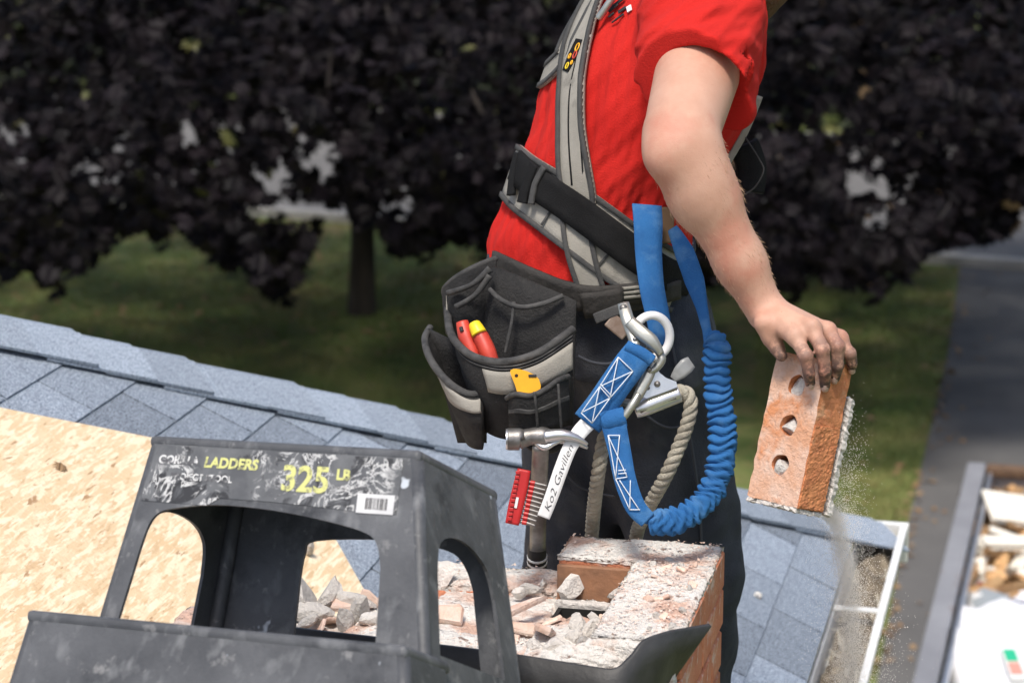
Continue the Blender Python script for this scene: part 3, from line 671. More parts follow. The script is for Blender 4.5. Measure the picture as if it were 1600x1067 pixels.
# loose rubble
def rub(name, x, y, dz, r, flat, m, label, group, seed, sh=False, tilt=.35):
    """a loose piece at photo position x, y lying at height dz above the full courses"""
    p = G(x, y, CZ+T+dz)
    me = shard(name, p, r, r*flat[2], seed=seed, tilt=tilt) if sh else lumps(name, p+Z*r*flat[2]*.5, r, flat=flat, seed=seed)
    return tag(obj(name, me, m), label, 'rubble', group)
LM, LS = 'pale grey mortar chunk in the rubble on the chimney top', 'broken pink brick flake in the rubble on the chimney top'
GM, GS = 'mortar chunks on the chimney top', 'brick flakes on the chimney top'
rub('mortar_chunk', 892, 928, .006, .024, (1, 1, .9), M['chunk'], 'round grey mortar lump left of the brown flue wall', None, 21)
rub('mortar_chunk', 964, 936, .006, .013, (.8, .8, 1.4), M['chunk'], 'pointed mortar lump standing against the brown flue wall', None, 22)
rub('brick_flake', 818, 952, .022, .052, (1, 1, .16), M['shard'], 'large flat orange brick flake beside the stool corner', None, 31, True, .25)
rub('brick_flake', 850, 990, .016, .036, (1, 1, .3), M['shard'], 'orange brick flake leaning below the largest flake', None, 32, True, .5)
rub('brick_flake', 816, 985, .005, .030, (1, 1, .25), M['shard'], LS, GS, 33, True)
rub('brick_flake', 802, 1003, .004, .022, (1, 1, .3), M['shard'], LS, GS, 34, True)
rub('brick_flake', 866, 972, .006, .022, (1, 1, .3), M['shard'], LS, GS, 35, True, .7)
for i, (x, y, r) in enumerate(((905, 985, .019), (925, 993, .024), (945, 1000, .022), (912, 1012, .017), (870, 1017, .020), (893, 1003, .015), (960, 985, .017), (975, 1000, .014), (935, 978, .015), (955, 1018, .014), (838, 1012, .014), (880, 920, .012), (830, 925, .016), (812, 930, .012), (850, 915, .012), (925, 1018, .013))):
    rub('mortar_chunk', x, y, .006, r, (1.25, .9, .62), M['chunk'], LM, GM, 40+i)
for i, (x, y, r) in enumerate(((950, 1012, .026), (985, 965, .020), (1000, 945, .022), (968, 958, .018), (1010, 1000, .02), (985, 1018, .022), (1000, 975, .014), (945, 966, .016), (925, 1003, .014), (1015, 960, .013))):
    rub('brick_flake', x, y, .014 if x > 960 else .008, r, (1, 1, .24), M['shard'], LS, GS, 70+i, True)
for i in range(26):                                          # on the raised right row
    x = random.uniform(1005, 1105); y = random.uniform(868, 985)
    p = G(x, y, CZ+.004); q = (p-V(CB[0], CB[1], 0)); a, b = q@PL, q@EV
    if not (-.112 < a < -.008 and -CDP+.01 < b < -.01): continue
    r = random.uniform(.006, .014)
    o = obj('brick_flake' if i % 2 else 'mortar_chunk', shard('piece', p, r, r*.35, seed=100+i) if i % 2 else lumps('piece', p, r*.7, flat=(1.2, 1, .6), seed=100+i), M['shard'] if i % 2 else M['chunk'])
    tag(o, 'pink brick flake on the raised right edge of the chimney' if i % 2 else 'small mortar chunk on the raised right edge of the chimney', 'rubble', 'brick flakes on the raised edge' if i % 2 else 'mortar chunks on the raised edge')
for i, (x, y, r, k) in enumerate(((468, 945, .045, 0), (512, 942, .036, 0), (555, 945, .028, 0), (462, 962, .022, 0), (490, 965, .026, 0), (520, 972, .028, 1), (545, 950, .036, 1), (565, 962, .024, 0), (580, 940, .028, 1), (540, 978, .022, 0), (575, 975, .022, 0), (505, 980, .02, 1), (690, 905, .03, 0), (692, 965, .04, 1), (480, 978, .016, 0))):
    rub('brick_flake' if k else 'mortar_chunk', x, y, .004, r, (1.3, .8, .25 if k else .55), M['shard'] if k else M['chunk'], 'brick flake in the rubble seen through the stool legs' if k else 'mortar chunk in the rubble seen through the stool legs', 'flakes seen through the stool' if k else 'chunks seen through the stool', 200+i, bool(k), .6)
gv = []; gf = []
for i in range(1700):                                        # grit
    if i % 3: x, e, z = random.uniform(-.118, -.004), random.uniform(-CDP, -.002), .004
    else: x, e, z = random.uniform(-CWD, -.12), random.choice((random.uniform(-CDP, -CDP+.11), random.uniform(-.1, 0))), T+.006
    if x > -.236 and e > -W9: z = .004
    p = CH(x, e, z+random.uniform(0, .004)); r = random.uniform(.0007, .0024); b0 = len(gv)
    Q = [p+RNG.normal(0, 1, 3)*V(r, r, r*.45) for _ in range(4)]; gv += Q; gf += [(b0, b0+1, b0+2), (b0, b0+2, b0+3), (b0, b0+3, b0+1), (b0+1, b0+3, b0+2)]
h_ = len(gf)//2
tag(obj('grit', mesh('grit', gv, gf), M['grit']), 'fine pink brick grit strewn over the chimney top', 'grit', kind='stuff')
# black rubber sheet bent round the chimney front
tp = catmull(PP([(430, 978, 3.56), (620, 1000, 3.48), (795, 1022, 3.40), (920, 1042, 3.345), (962, 1045, 3.335), (988, 1026, 3.345), (1010, 1001, 3.36), (1048, 988, 3.39), (1080, 983, 3.43), (1112, 978, 3.462)]), 7)
rows = []
for k in range(8):
    t = k/7; rows.append([p-Z*.26*t-EV*.02*t*t+PL*(-.17*t if i > len(tp)*.6 else 0)*min(1, ((i-len(tp)*.6)/(len(tp)*.4))**1.3 if i > len(tp)*.6 else 0) for i, p in enumerate(tp)])
sh = obj('rubber_sheet', grid_shell('rubber_sheet', rows, .006), M['rubber']); tag(sh, 'black rubber sheet bent round the front of the chimney', 'sheet')

# ------------------------------------------------------------------ step stool
sA, sB, sC = P(236, 683, 3.30), P(655, 706, 3.12), P(794, 771, 3.30)
LV = nrm(sB-sA); WT = np.linalg.norm(sB-sA); RV = sC-sB; RV = RV-LV*(RV@LV); DT = np.linalg.norm(RV); RV = nrm(RV); UV = np.cross(LV, RV); UV = nrm(UV*(1 if UV[2] > 0 else -1)+RT*-.13)
stool = thing('step_stool', sA+LV*WT/2+RV*.05-UV*.52, 'scuffed black plastic two-step stool with a worn 325 LB label', 'step stool')
TPR = .165; HS = .50                                          # widening per metre of depth, total height
def SP(x, y, z): return sA+LV*x+RV*y+UV*z                     # stool axes: across, back, up (0 = top edge)
def side_panel(name, p0, p1, out, outer, holes, th=.005, m=None, par=None, t0=.165, t1=.165, to=.165, cr=.009):
    """panel between the top corners p0 -> p1; outline in (fraction across, metres down); its ends splay by t0, t1 and its face by to; cr = corner rounding"""
    ax = p1-p0; wd = np.linalg.norm(ax); ax = ax/wd
    def mp(l): return [(-t0*z+u*(wd+(t0+t1)*z), -z) for u, z in l]
    e = cr/wd; outer = [(min(max(u, e), 1-e), z) for u, z in outer]
    dn = nrm(UV-out*to)
    return obj(name, plate(name, mp(outer), [mp(h) for h in holes], p0-out*th, ax, dn*math.sqrt(1+to*to), out, th), m or M['plastic'], par or stool)
def corner(p, d1, d2, o1, o2, t1, t2, z0, z1, r=.0105):
    """rounded upright where two panels meet; o1, o2 = outward directions of the faces"""
    a = [p+UV*z+o1*(t1*-z)+o2*(t2*-z)-(o1+o2)*(r*.97) for z in np.linspace(z0, z1, 6)]
    return obj('corner_post', tube('corner_post', a, r, 14, raw=True), M['plastic'], stool)
def arc(pts, n=5): return [tuple(p) for p in catmull([(a, b) for a, b in pts], n)]
full = [(0, .004), (1, .004), (1, HS), (0, HS)]
def hole(l, k=4): q = catmull(l, k); return [tuple(x) for x in q]
TB_ = .03
side_panel('front_panel', SP(0, 0, 0), SP(WT, 0, 0), -RV, full, [[(.055, HS-.03)]+hole([(.075, .150), (.082, .118), (.105, .100), (.16, .092), (.30, .084), (.50, .086), (.70, .096), (.82, .107), (.855, .122), (.865, .150)])+[(.83, HS-.03)]])
rh = [(.13, .250)]+hole([(.15, .150), (.18, .115), (.26, .098), (.42, .090), (.60, .096), (.74, .115), (.79, .150)])+[(.80, .250)]
side_panel('side_panel', SP(WT, 0, 0), SP(WT, DT, 0), LV, full, [rh, [(.12, .30), (.82, .30), (.82, HS-.03), (.10, HS-.03)]], t1=TB_)
side_panel('side_panel', SP(0, 0, 0), SP(0, DT, 0), -LV, full, [[(.12, HS-.03)]+hole([(.14, .15), (.17, .11), (.26, .088), (.42, .08), (.62, .085), (.75, .105), (.79, .145)])+[(.79, HS-.03)]], t1=TB_)
side_panel('back_panel', SP(0, DT, 0), SP(WT, DT, 0), RV, full, [[(.27, HS-.03)]+hole([(.285, .130), (.295, .098), (.33, .080), (.60, .072), (.80, .080), (.86, .10), (.88, .130)])+[(.88, HS-.03)]], to=TB_)
for pc, o1, o2, t1, t2 in ((SP(0, 0, 0), -LV, -RV, TPR, TPR), (SP(WT, 0, 0), LV, -RV, TPR, TPR), (SP(WT, DT, 0), LV, RV, TPR, TB_), (SP(0, DT, 0), -LV, RV, TPR, TB_)): corner(pc, None, None, o1, o2, t1, t2, -.006, -HS)
def tread(name, x0, x1, y0, y1, z, th, bev):
    return obj(name, box(name, SP((x0+x1)/2, (y0+y1)/2, z-th/2), LV*(x1-x0)/2, RV*(y1-y0)/2, UV*th/2, bev, 3), M['plastic'], stool)
tread('top_step', -.002, WT+.002, -.002, DT+.002, .003, .016, .0065)
# lower step in front of the upper one
ZL = -.255; DF = .12; wl = TPR*.255
p0, p1 = SP(-wl-.045, -DF, ZL), SP(WT+wl+.012, -DF, ZL)
TPR_ = TPR
lowf = [(0, .004), (1, .004), (1, HS+ZL), (0, HS+ZL)]
side_panel('lower_front_panel', p0, p1, -RV, lowf, [[(.14, .215), (.17, .19), (.24, .18), (.76, .18), (.83, .19), (.86, .215)]])
side_panel('lower_side_panel', p1, SP(WT+wl+.012, -.012, ZL), LV, lowf, [], t1=0); side_panel('lower_side_panel', p0, SP(-wl-.045, -.012, ZL), -LV, lowf, [], t1=0)
for pc, o1 in ((p0, -LV), (p1, LV)): corner(pc, None, None, o1, -RV, TPR, TPR, -.006, -(HS+ZL))
tread('lower_step', -wl-.047, WT+wl+.014, -DF-.003, -.006, ZL+.003, .016, .0065)
# label with worn print, barcode sticker
def on_front(x, z, lift): return SP(x, 0, 0)+nrm(UV-(-RV)*TPR)*(-z)*math.sqrt(1+TPR*TPR)-RV*lift   # point on the sloping front panel
lb = [(.012, .010), (WT-.020, .010), (WT-.022, .082), (WT*.8, .081), (WT*.5, .0765), (WT*.3, .076), (.10, .087), (.000, .086)]
dnv = nrm(UV+RV*TPR)
lab = obj('worn_label', plate('worn_label', [(x, -z) for x, z in lb], [], SP(0, 0, 0)-RV*.0003, LV, dnv, -RV, .0006), M['label'], stool)
def text_mesh(txt, size, shear=0., bold=0.):
    c = bpy.data.curves.new('t', 'FONT'); c.body = txt; c.size = size; c.shear = shear; c.offset = bold; c.resolution_u = 4; o = bpy.data.objects.new('t', c); link(o)
    bpy.context.view_layer.update(); me = bpy.data.meshes.new_from_object(o.evaluated_get(bpy.context.evaluated_depsgraph_get())); bpy.data.objects.remove(o); bpy.data.curves.remove(c)
    n = len(me.vertices); co = np.empty(n*3); me.vertices.foreach_get('co', co); co = co.reshape(-1, 3); fs = [tuple(p.vertices) for p in me.polygons]; bpy.data.meshes.remove(me); return co, fs
def print_on(name, txt, size, x, z, m, shear=0., bold=.0005):
    co, fs = text_mesh(txt, size, shear, bold); v = [SP(0, 0, 0)+LV*(x+c[0])+dnv*(c[1]-z)-RV*.0016 for c in co]
    return obj(name, mesh(name, v, fs), m, lab)
print_on('lettering', '325', .047, .205, .060, M['print_yellow'], 0, .0012); print_on('lettering', 'LB', .019, .284, .042, M['print_yellow'], 0, .0008)
print_on('lettering', 'LADDERS', .019, .088, .036, M['print_yellow'], .1, .0008); print_on('lettering', 'GORILLA', .015, .018, .034, M['print_white'], .1, .0006)
print_on('lettering', 'PROJECT STOOL', .0125, .040, .055, M['print_white'], 0, .0004); print_on('lettering', 'LOAD CAPACITY', .006, .284, .054, M['print_white'], 0, .0002)
bc = obj('barcode_sticker', plate('barcode_sticker', [(WT-.078, -.083), (WT-.026, -.083), (WT-.026, -.058), (WT-.078, -.058)], [], SP(0, 0, 0)-RV*.0008, LV, dnv, -RV, .0006), M['sticker'], lab)
bvv = []; bff = []; x = WT-.066
while x < WT-.036:
    wd = random.choice((.0005, .001, .0016)); b0 = len(bvv)
    bvv += [SP(0, 0, 0)+LV*(x+a)+dnv*c-RV*.0017 for a, c in ((0, -.078), (wd, -.078), (wd, -.063), (0, -.063))]; bff.append((b0, b0+1, b0+2, b0+3)); x += wd+random.choice((.0007, .0012))
obj('barcode_bars', mesh('barcode_bars', bvv, bff), M['ink'], stool).parent = stool
# saddle framing that carries the stool, just under the picture
pb = [SP(-.16, -DF-.08, -HS-.004), SP(WT+.16, -DF-.08, -HS-.004), SP(WT+.16, DT+.12, -HS-.004), SP(-.16, DT+.12, -HS-.004)]
pv = pb+[V(p[0], p[1], roofz(p[0], p[1])-.1) for p in pb]
obj('roof_saddle', mesh('roof_saddle', pv, [(0, 1, 2, 3), (0, 4, 5, 1), (1, 5, 6, 2), (2, 6, 7, 3), (3, 7, 4, 0)]), M['osb'], house)

# ------------------------------------------------------------------ open trailer of debris on the driveway
zr = 1.35; tc0 = G(1514, 722, zr); tc1 = G(1424, 1080, zr); td = nrm(tc1-tc0); tn = nrm(np.cross(td, Z)); tn = tn if tn[0] > 0 else -tn
def TB(a, b, z): return tc0+td*a+tn*b+Z*(z-zr)
tr = thing('debris_trailer', TB(2, 1, 0), 'grey metal debris trailer on the driveway, filled with scrap', 'trailer')
TW, TL = 2.0, 5.0
def tbox(name, a0, a1, b0, b1, z0, z1, m, par, bev=.01): return obj(name, box(name, TB((a0+a1)/2, (b0+b1)/2, (z0+z1)/2), td*(a1-a0)/2, tn*(b1-b0)/2, Z*(z1-z0)/2, bev), m, par)
tbox('side_wall', -.01, TL, .02, .06, .45, zr-.05, M['ruststeel'], tr); tbox('top_rail', -.02, TL, -.01, .10, zr-.05, zr, M['ruststeel'], tr, .015); tbox('inner_rail', .03, TL, .112, .142, zr-.10, zr-.03, M['bright'], tr, .008)
tbox('side_wall', -.01, TL, TW-.06, TW-.02, .45, zr-.05, M['ruststeel'], tr); tbox('top_rail', -.02, TL, TW-.10, TW+.01, zr-.05, zr, M['ruststeel'], tr, .015)
tbox('end_wall', -.008, .034, .062, TW-.062, .45, zr-.05, M['ruststeel'], tr); tbox('end_rail', -.03, .08, .102, TW-.102, zr-.06, zr-.004, M['scrap_dark'], tr, .015)
tbox('bed', .0, TL, .06, TW-.06, .45, .50, M['ruststeel'], tr)
for a in (2.0, 2.9):
    for b in (-.16, TW+.16):
        wv = TB(a, b, .34); ring = [wv+td*.27*math.cos(g)+Z*.27*math.sin(g) for g in np.linspace(0, 2*math.pi, 25)]
        wh = obj('wheel', tube('wheel', ring, .07, 8, raw=True, cap=False), M['rubber'], tr)
        obj('rim', tube('rim', [wv-tn*.06, wv+tn*.06], .2, 16), M['steel'], wh)
ZF = 1.06
tv = [TB(a, b, ZF+.07*math.sin(a*3+b*5)*random.random()+random.uniform(-.06, .04)) for a in np.linspace(.04, 3.6, 40) for b in np.linspace(.07, TW-.07, 16)]
o = obj('scrap_heap', mesh('scrap_heap', tv, [(i*16+j, i*16+j+1, i*16+j+17, i*16+j+16) for i in range(39) for j in range(15)]), M['scrap_dark']); tag(o, 'dark heap of fine scrap filling the grey trailer', 'scrap', kind='stuff')
def scrap(name, x, y, z, hl, hw, ht, yaw, tiltv, m, label, group=None, jit=.006):
    c = G(x, y, z); a = RT*math.cos(yaw)+V(0, 1, 0)*math.sin(yaw); n = nrm(Z+V(*tiltv)); a = nrm(a-n*(a@n)); b = np.cross(n, a)
    return tag(obj(name, box(name, c, a*hl, b*hw, n*ht, min(ht, .01)*.5, 1, jit), m), label, 'scrap', group)
scrap('white_board', 1600, 798, 1.28, .22, .13, .012, .1, (.25, -.35, 0), M['whiteboard'], 'broad white board lying across the trailer debris')
scrap('white_board', 1610, 848, 1.28, .26, .045, .02, .12, (.1, -.2, 0), M['whiteboard'], 'long narrow white plank below the broad white board')
scrap('grey_panel', 1540, 945, 1.20, .09, .10, .012, .6, (-.5, -.3, 0), M['scrap_grey'], 'grey panel piece tilted beside the white sheet')
scrap('wood_block', 1522, 835, 1.22, .075, .055, .04, .7, (.2, -.3, 0), M['scrap'], 'tan wood block against the left trailer rail')
scrap('brown_bundle', 1532, 770, 1.18, .07, .10, .05, 1.2, (.3, -.2, .1), M['scrap_dark'], 'brown bundle in the far corner of the trailer')
scrap('red_scrap', 1510, 915, 1.17, .08, .04, .02, .4, (0, -.2, 0), M['scrap_red'], 'dark red scrap strip by the left trailer rail')
for i in range(120):
    x = random.uniform(1512, 1605); y = random.uniform(745, 935)
    if x < np.interp(y, [722, 1067], [1532, 1470])+14: continue
    scrap('wood_scrap', x, y, random.uniform(1.12, 1.24), random.uniform(.03, .10), random.uniform(.015, .04), random.uniform(.006, .02), random.uniform(0, 3.1), (random.gauss(0, .45), random.gauss(-.2, .45), 0), M['scrap'] if i % 5 else M['whiteboard'], 'broken wood scrap in the trailer debris' if i % 5 else 'small pale board scrap in the trailer debris', 'wood scraps in the trailer' if i % 5 else 'pale scraps in the trailer')
rows = []
for i in range(26):
    r_ = []
    for j in range(22):
        a = 1.80+i*.075; b = .14+j*.06; wv = .16*math.exp(-((i-13)/9)**2)+.035*math.sin(i*.9+j*.6)+.025*math.sin(j*1.3-i*.35); r_.append(TB(a+.12*math.sin(j*.8)*(i < 3)-.35*(j/21)*(i < 8)*(1-i/8), b, 1.16+wv))
    rows.append(r_)
tag(obj('plastic_sheet', grid_shell('plastic_sheet', rows, .004), M['sheet']), 'crumpled white plastic sheet spread over the trailer debris', 'sheet')
pk = thing('printed_package', G(1590, 1040, 1.45), 'white package with green and red print on the white sheet', 'package')
cpk = G(1594, 1040, 1.50)
obj('wrapper', box('wrapper', cpk, RT*.07, V(0, .13, .02), Z*.02, .008), M['paper'], pk)
for nm, dy, m in (('green_print', .055, 'green_print'), ('red_print', -.062, 'red_print')): obj(nm, box(nm, cpk-RT*.033+V(0, dy, .022+dy*.15), RT*.026, V(0, .05, .0075), Z*.003), M[m], pk)
# ================================================================== the man
def PY(x, y, Y): r = ray(x, y); return CAM+r*(Y/r[1])     # a point on that line of sight in the upright plane y = Y
FA = math.radians(33); FAC = V(-math.cos(FA), -math.sin(FA), 0); LAT = V(math.sin(FA), -math.cos(FA), 0)   # facing, and his left
Y0 = 4.02
SL = [(560, 962, .150), (520, 950, .150), (470, 930, .150), (430, 921, .150), (400, 919, .150), (370, 918, .149), (330, 930, .145), (300, 944, .141), (250, 965, .146), (200, 992, .153), (150, 1008, .156), (100, 1023, .153), (50, 1040, .143), (0, 1056, .125), (-35, 1066, .098), (-62, 1073, .066), (-85, 1079, .04)]
sz, sx, sa, sb = [], [], [], []
for y, x, hw in SL:
    p = PY(x, y, Y0); t = np.clip((430-y)/400, 0, 1); ratio = .92-.22*t     # depth to width: a belly below, a flatter chest above
    a = hw/math.sqrt(math.sin(FA)**2+(math.cos(FA)*ratio)**2); sz.append(p[2]); sx.append(p[0]); sa.append(a); sb.append(a*ratio)
sz, sx, sa, sb = map(np.array, (sz, sx, sa, sb))
zz = np.linspace(sz[0], sz[-1], 200)
def smooth1(y): q = np.interp(zz, sz, y); k = np.ones(9)/9; return np.convolve(np.pad(q, 4, 'edge'), k, 'valid')
TX, TA, TBb = smooth1(sx), smooth1(sa), smooth1(sb)
def tor(p):
    z = p[:, 2]; cx = np.interp(z, zz, TX); a = np.interp(z, zz, TA); b = np.interp(z, zz, TBb)
    dx = p[:, 0]-cx; dy = p[:, 1]-Y0; u = dx*LAT[0]+dy*LAT[1]; v = dx*FAC[0]+dy*FAC[1]; return u, v, a, b
def torso(p, grow=0.0):
    u, v, a, b = tor(p); a = a+grow; b = b+grow; k0 = np.sqrt((u/a)**2+(v/b)**2)+1e-6; k1 = np.sqrt((u/a**2)**2+(v/b**2)**2)+1e-6
    d = k0*(k0-1)/k1; z = p[:, 2]; return np.maximum(np.maximum(d, z-zz[-1]-grow), zz[0]-z-grow)
SHL, ELB, WRI = PY(1110, 40, 3.87), PY(1060, 224, 3.60), PY(1196, 486, 3.585)
SHR = PY(990, 30, 4.20); ELR = PY(930, 260, 4.27); WRR = PY(900, 470, 4.20)
NEK, HED = PY(1085, -75, 4.02), PY(1188, -110, 4.03)
FACE = nrm(V(.78, -.28, -.55)); HUP = nrm(V(.40, -.1, .9)-FACE*(V(.40, -.1, .9)@FACE)); HSD = np.cross(HUP, FACE)
def hp(f, u, s): return HED+FACE*f+HUP*u+HSD*s
MC = PP([(1243, 527, 3.600), (1268, 513, 3.602), (1293, 518, 3.618), (1312, 530, 3.640)])
PI = PP([(1259, 556, 3.578), (1285, 546, 3.582), (1309, 541, 3.600), (1328, 553, 3.628)])
DI = PP([(1264, 583, 3.584), (1289, 580, 3.590), (1309, 571, 3.607), (1331, 567, 3.634)])
TI = PP([(1266, 599, 3.597), (1289, 602, 3.605), (1305, 590, 3.620), (1331, 575, 3.642)])
FR = [.0098, .0102, .0098, .0088]
TH_ = PP([(1196, 505, 3.640), (1205, 527, 3.643), (1214, 543, 3.640), (1221, 556, 3.634)])
hc = np.mean(np.concatenate([MC, TI, [WRI]]), 0)
def hand(p):
    d = None
    for i in range(4):
        q = rcone(p, WRI+(MC[i]-WRI)*.1, MC[i], .0185, .0125); d = q if d is None else smin(d, q, .014)
    d = smin(d, rcone(p, WRI+(MC[0]-WRI)*.2, WRI+(MC[3]-WRI)*.75, .019, .014), .012)
    fz = None
    for i in range(4):
        r = FR[i]; q = smin(smin(rcone(p, MC[i], PI[i], r*1.10, r*1.03), rcone(p, PI[i], DI[i], r*1.0, r*.90), .003), rcone(p, DI[i], TI[i], r*.90, r*.78), .003)
        q = smin(q, np.linalg.norm(p-(MC[i]+UP*.002-FW*.002).astype(np.float32), axis=1)-r*1.22, .006)
        q = smin(q, np.linalg.norm(p-(PI[i]-FW*.001).astype(np.float32), axis=1)-r*1.07, .003); fz = q if fz is None else smin(fz, q, .0022)
    for i in range(4): d = smin(d, rcone(p, WRI+(MC[i]-WRI)*.25+UP*.012-FW*.011, MC[i]+UP*.007-FW*.007, .0042, .0048), .006)
    d = smin(d, fz, .007); tb = smin(rcone(p, TH_[0], TH_[1], .017, .0135), smin(rcone(p, TH_[1], TH_[2], .0125, .011), rcone(p, TH_[2], TH_[3], .0108, .0088), .004), .006)
    return smin(d, tb, .009)
fa = WRI-ELB
def body_sdf(p):
    d = torso(p, -.012)
    arm = smin(rcone(p, SHL, ELB+(SHL-ELB)*.10, .070, .0545), rcone(p, ELB+fa*.03, ELB+fa*.32, .0495, .0455), .028)
    arm = smin(arm, rcone(p, ELB+fa*.28, ELB+fa*.72, .0455, .0345), .02); arm = smin(arm, rcone(p, ELB+fa*.70, WRI, .0345, .0280), .02)
    arm = smin(arm, ellips(p, ELB+fa*.20-FW*.006, np.eye(3), (.043, .043, .070)), .02)
    arm = smin(arm, np.linalg.norm(p-(P(1041, 248, 3.615)).astype(np.float32), axis=1)-.021, .04)
    d = smin(d, arm, .03)
    ar = smin(rcone(p, SHR, ELR, .068, .05), rcone(p, ELR, WRR, .048, .03), .03); ar = smin(ar, ellips(p, WRR-Z*.07, np.eye(3), (.03, .022, .06)), .02); d = smin(d, ar, .03)
    hd = smin(ellips(p, hp(-.015, .045, 0), np.stack([FACE, HUP, HSD]), (.098, .085, .076)), ellips(p, hp(.020, -.045, 0), np.stack([FACE, HUP, HSD]), (.068, .065, .056)), .03)
    hd = smin(hd, rcone(p, hp(.092, .02, 0), hp(.106, -.02, 0), .008, .013), .012); hd = smin(hd, ellips(p, hp(.055, -.098, 0), np.stack([FACE, HUP, HSD]), (.026, .018, .026)), .02)
    for s in (-1, 1):
        hd = smin(hd, ellips(p, hp(-.01, -.01, s*.076), np.stack([FACE, HUP, HSD]), (.018, .030, .009)), .006); hd = smax(hd, -ellips(p, hp(.093, .012, s*.030), np.stack([FACE, HUP, HSD]), (.014, .010, .014)), .01)
    hd = smin(hd, rcone(p, hp(.081, -.058, -.02), hp(.081, -.058, .02), .007, .007), .008)
    d = smin(d, smin(hd, rcone(p, NEK, hp(-.03, -.06, 0), .062, .056), .03), .03)
    near = np.linalg.norm(p-hc.astype(np.float32), axis=1) < .19
    if near.any():
        h_ = np.full(len(p), 1., np.float32); h_[near] = hand(p[near]); d = np.where(near, smin(d, h_, .012), d)
    return d
def bb(pts, m): pts = np.asarray(pts); return pts.min(0)-m, pts.max(0)+m
feet = []
HIPL, HIPR = PY(1000, 545, 4.00), PY(925, 545, 4.10); KNL, KNR = PY(1075, 885, 4.06), PY(905, 905, 4.20)
for kn, dx in ((KNL, -.02), (KNR, -.03)):
    a = V(kn[0]+dx, kn[1]+.08, 0); a[2] = roofz(a[0], a[1])+.10; feet.append(a)
man = thing('person', V((feet[0][0]+feet[1][0])/2, feet[0][1], feet[0][2]-.1), 'man in red t-shirt and dark trousers leaning to hold out a brick', 'person')
lo_, hi_ = bb([SHL, ELB, WRI, TI[0], TI[3], SHR, WRR, HED+V(.1, .1, .1), HED-V(.1, .1, .1), V(TX[0]-.16, Y0-.2, zz[0]), V(TX[0]+.1, Y0+.2, zz[0])], .09)
bme = sdf_mesh('body', body_sdf, lo_, hi_, .0030, 2); bme_body = bme; body = obj('body', bme, M['skin'], man)
nv = len(bme.vertices); co = np.empty(nv*3, np.float32); bme.vertices.foreach_get('co', co); co = co.reshape(-1, 3)+org(body).astype(np.float32)
at = bme.attributes.new('dirt', 'FLOAT', 'POINT'); dm = np.zeros(nv)
for i in range(4):
    for q, r, s in ((TI[i], .030, 1.), (DI[i], .024, .95), (PI[i], .022, .7), (MC[i], .018, .3)): dm = np.maximum(dm, s*np.clip(1.3-np.linalg.norm(co-q, axis=1)/r, 0, 1))
dm = np.maximum(dm, .8*np.clip(1.3-np.linalg.norm(co-TH_[3], axis=1)/.03, 0, 1)); at.data.foreach_set('value', dm.astype(np.float32))
for i in range(4):                                           # fingernails
    dd = nrm(TI[i]-DI[i]); nn = nrm(-FW*.75-RT*.1+UP*.2); nn = nrm(nn-dd*(nn@dd)); ss = np.cross(dd, nn); c = TI[i]+dd*.001+nn*FR[i]*.70
    rows = [[c+dd*(v*.0062)+ss*(u*.0046*(1-.25*v*v))-nn*(u*u*.0022+max(v, 0)**2*.0012) for u in np.linspace(-1, 1, 7)] for v in np.linspace(-1, 1, 6)]
    obj('fingernail', grid_shell('fingernail', rows, .0008), mat('nail%d' % i, (.62, .42, .36), .35, (.36, .25, .21), 200), body)
# hair and beard
def beard_sdf(p):
    d = smin(ellips(p, hp(.028, -.062, 0), np.stack([FACE, HUP, HSD]), (.070, .062, .064)), ellips(p, hp(.055, -.1, 0), np.stack([FACE, HUP, HSD]), (.034, .03, .036)), .02)+wob(p, 320, 4)*.0022
    return np.maximum(d, ((p-hp(0, -.052, 0).astype(np.float32))@nrm(HUP*.9-FACE*.45).astype(np.float32)))
def hair_sdf(p):
    d = ellips(p, hp(-.018, .047, 0), np.stack([FACE, HUP, HSD]), (.104, .092, .083))+wob(p, 260, 9)*.002
    return np.maximum(d, -((p-hp(.03, .03, 0).astype(np.float32))@nrm(HUP-FACE*.55).astype(np.float32)))
for nm, fn in (('beard', beard_sdf), ('hair', hair_sdf)):
    obj(nm, sdf_mesh(nm, fn, HED-.2, HED+.2, .004, 1), M['hair'], man)
for s in (-1, 1):
    e = obj('eye', lumps('eye', hp(.084, .012, s*.030), .011, amp=0, sub=2, seed=1), M['paper'], body)
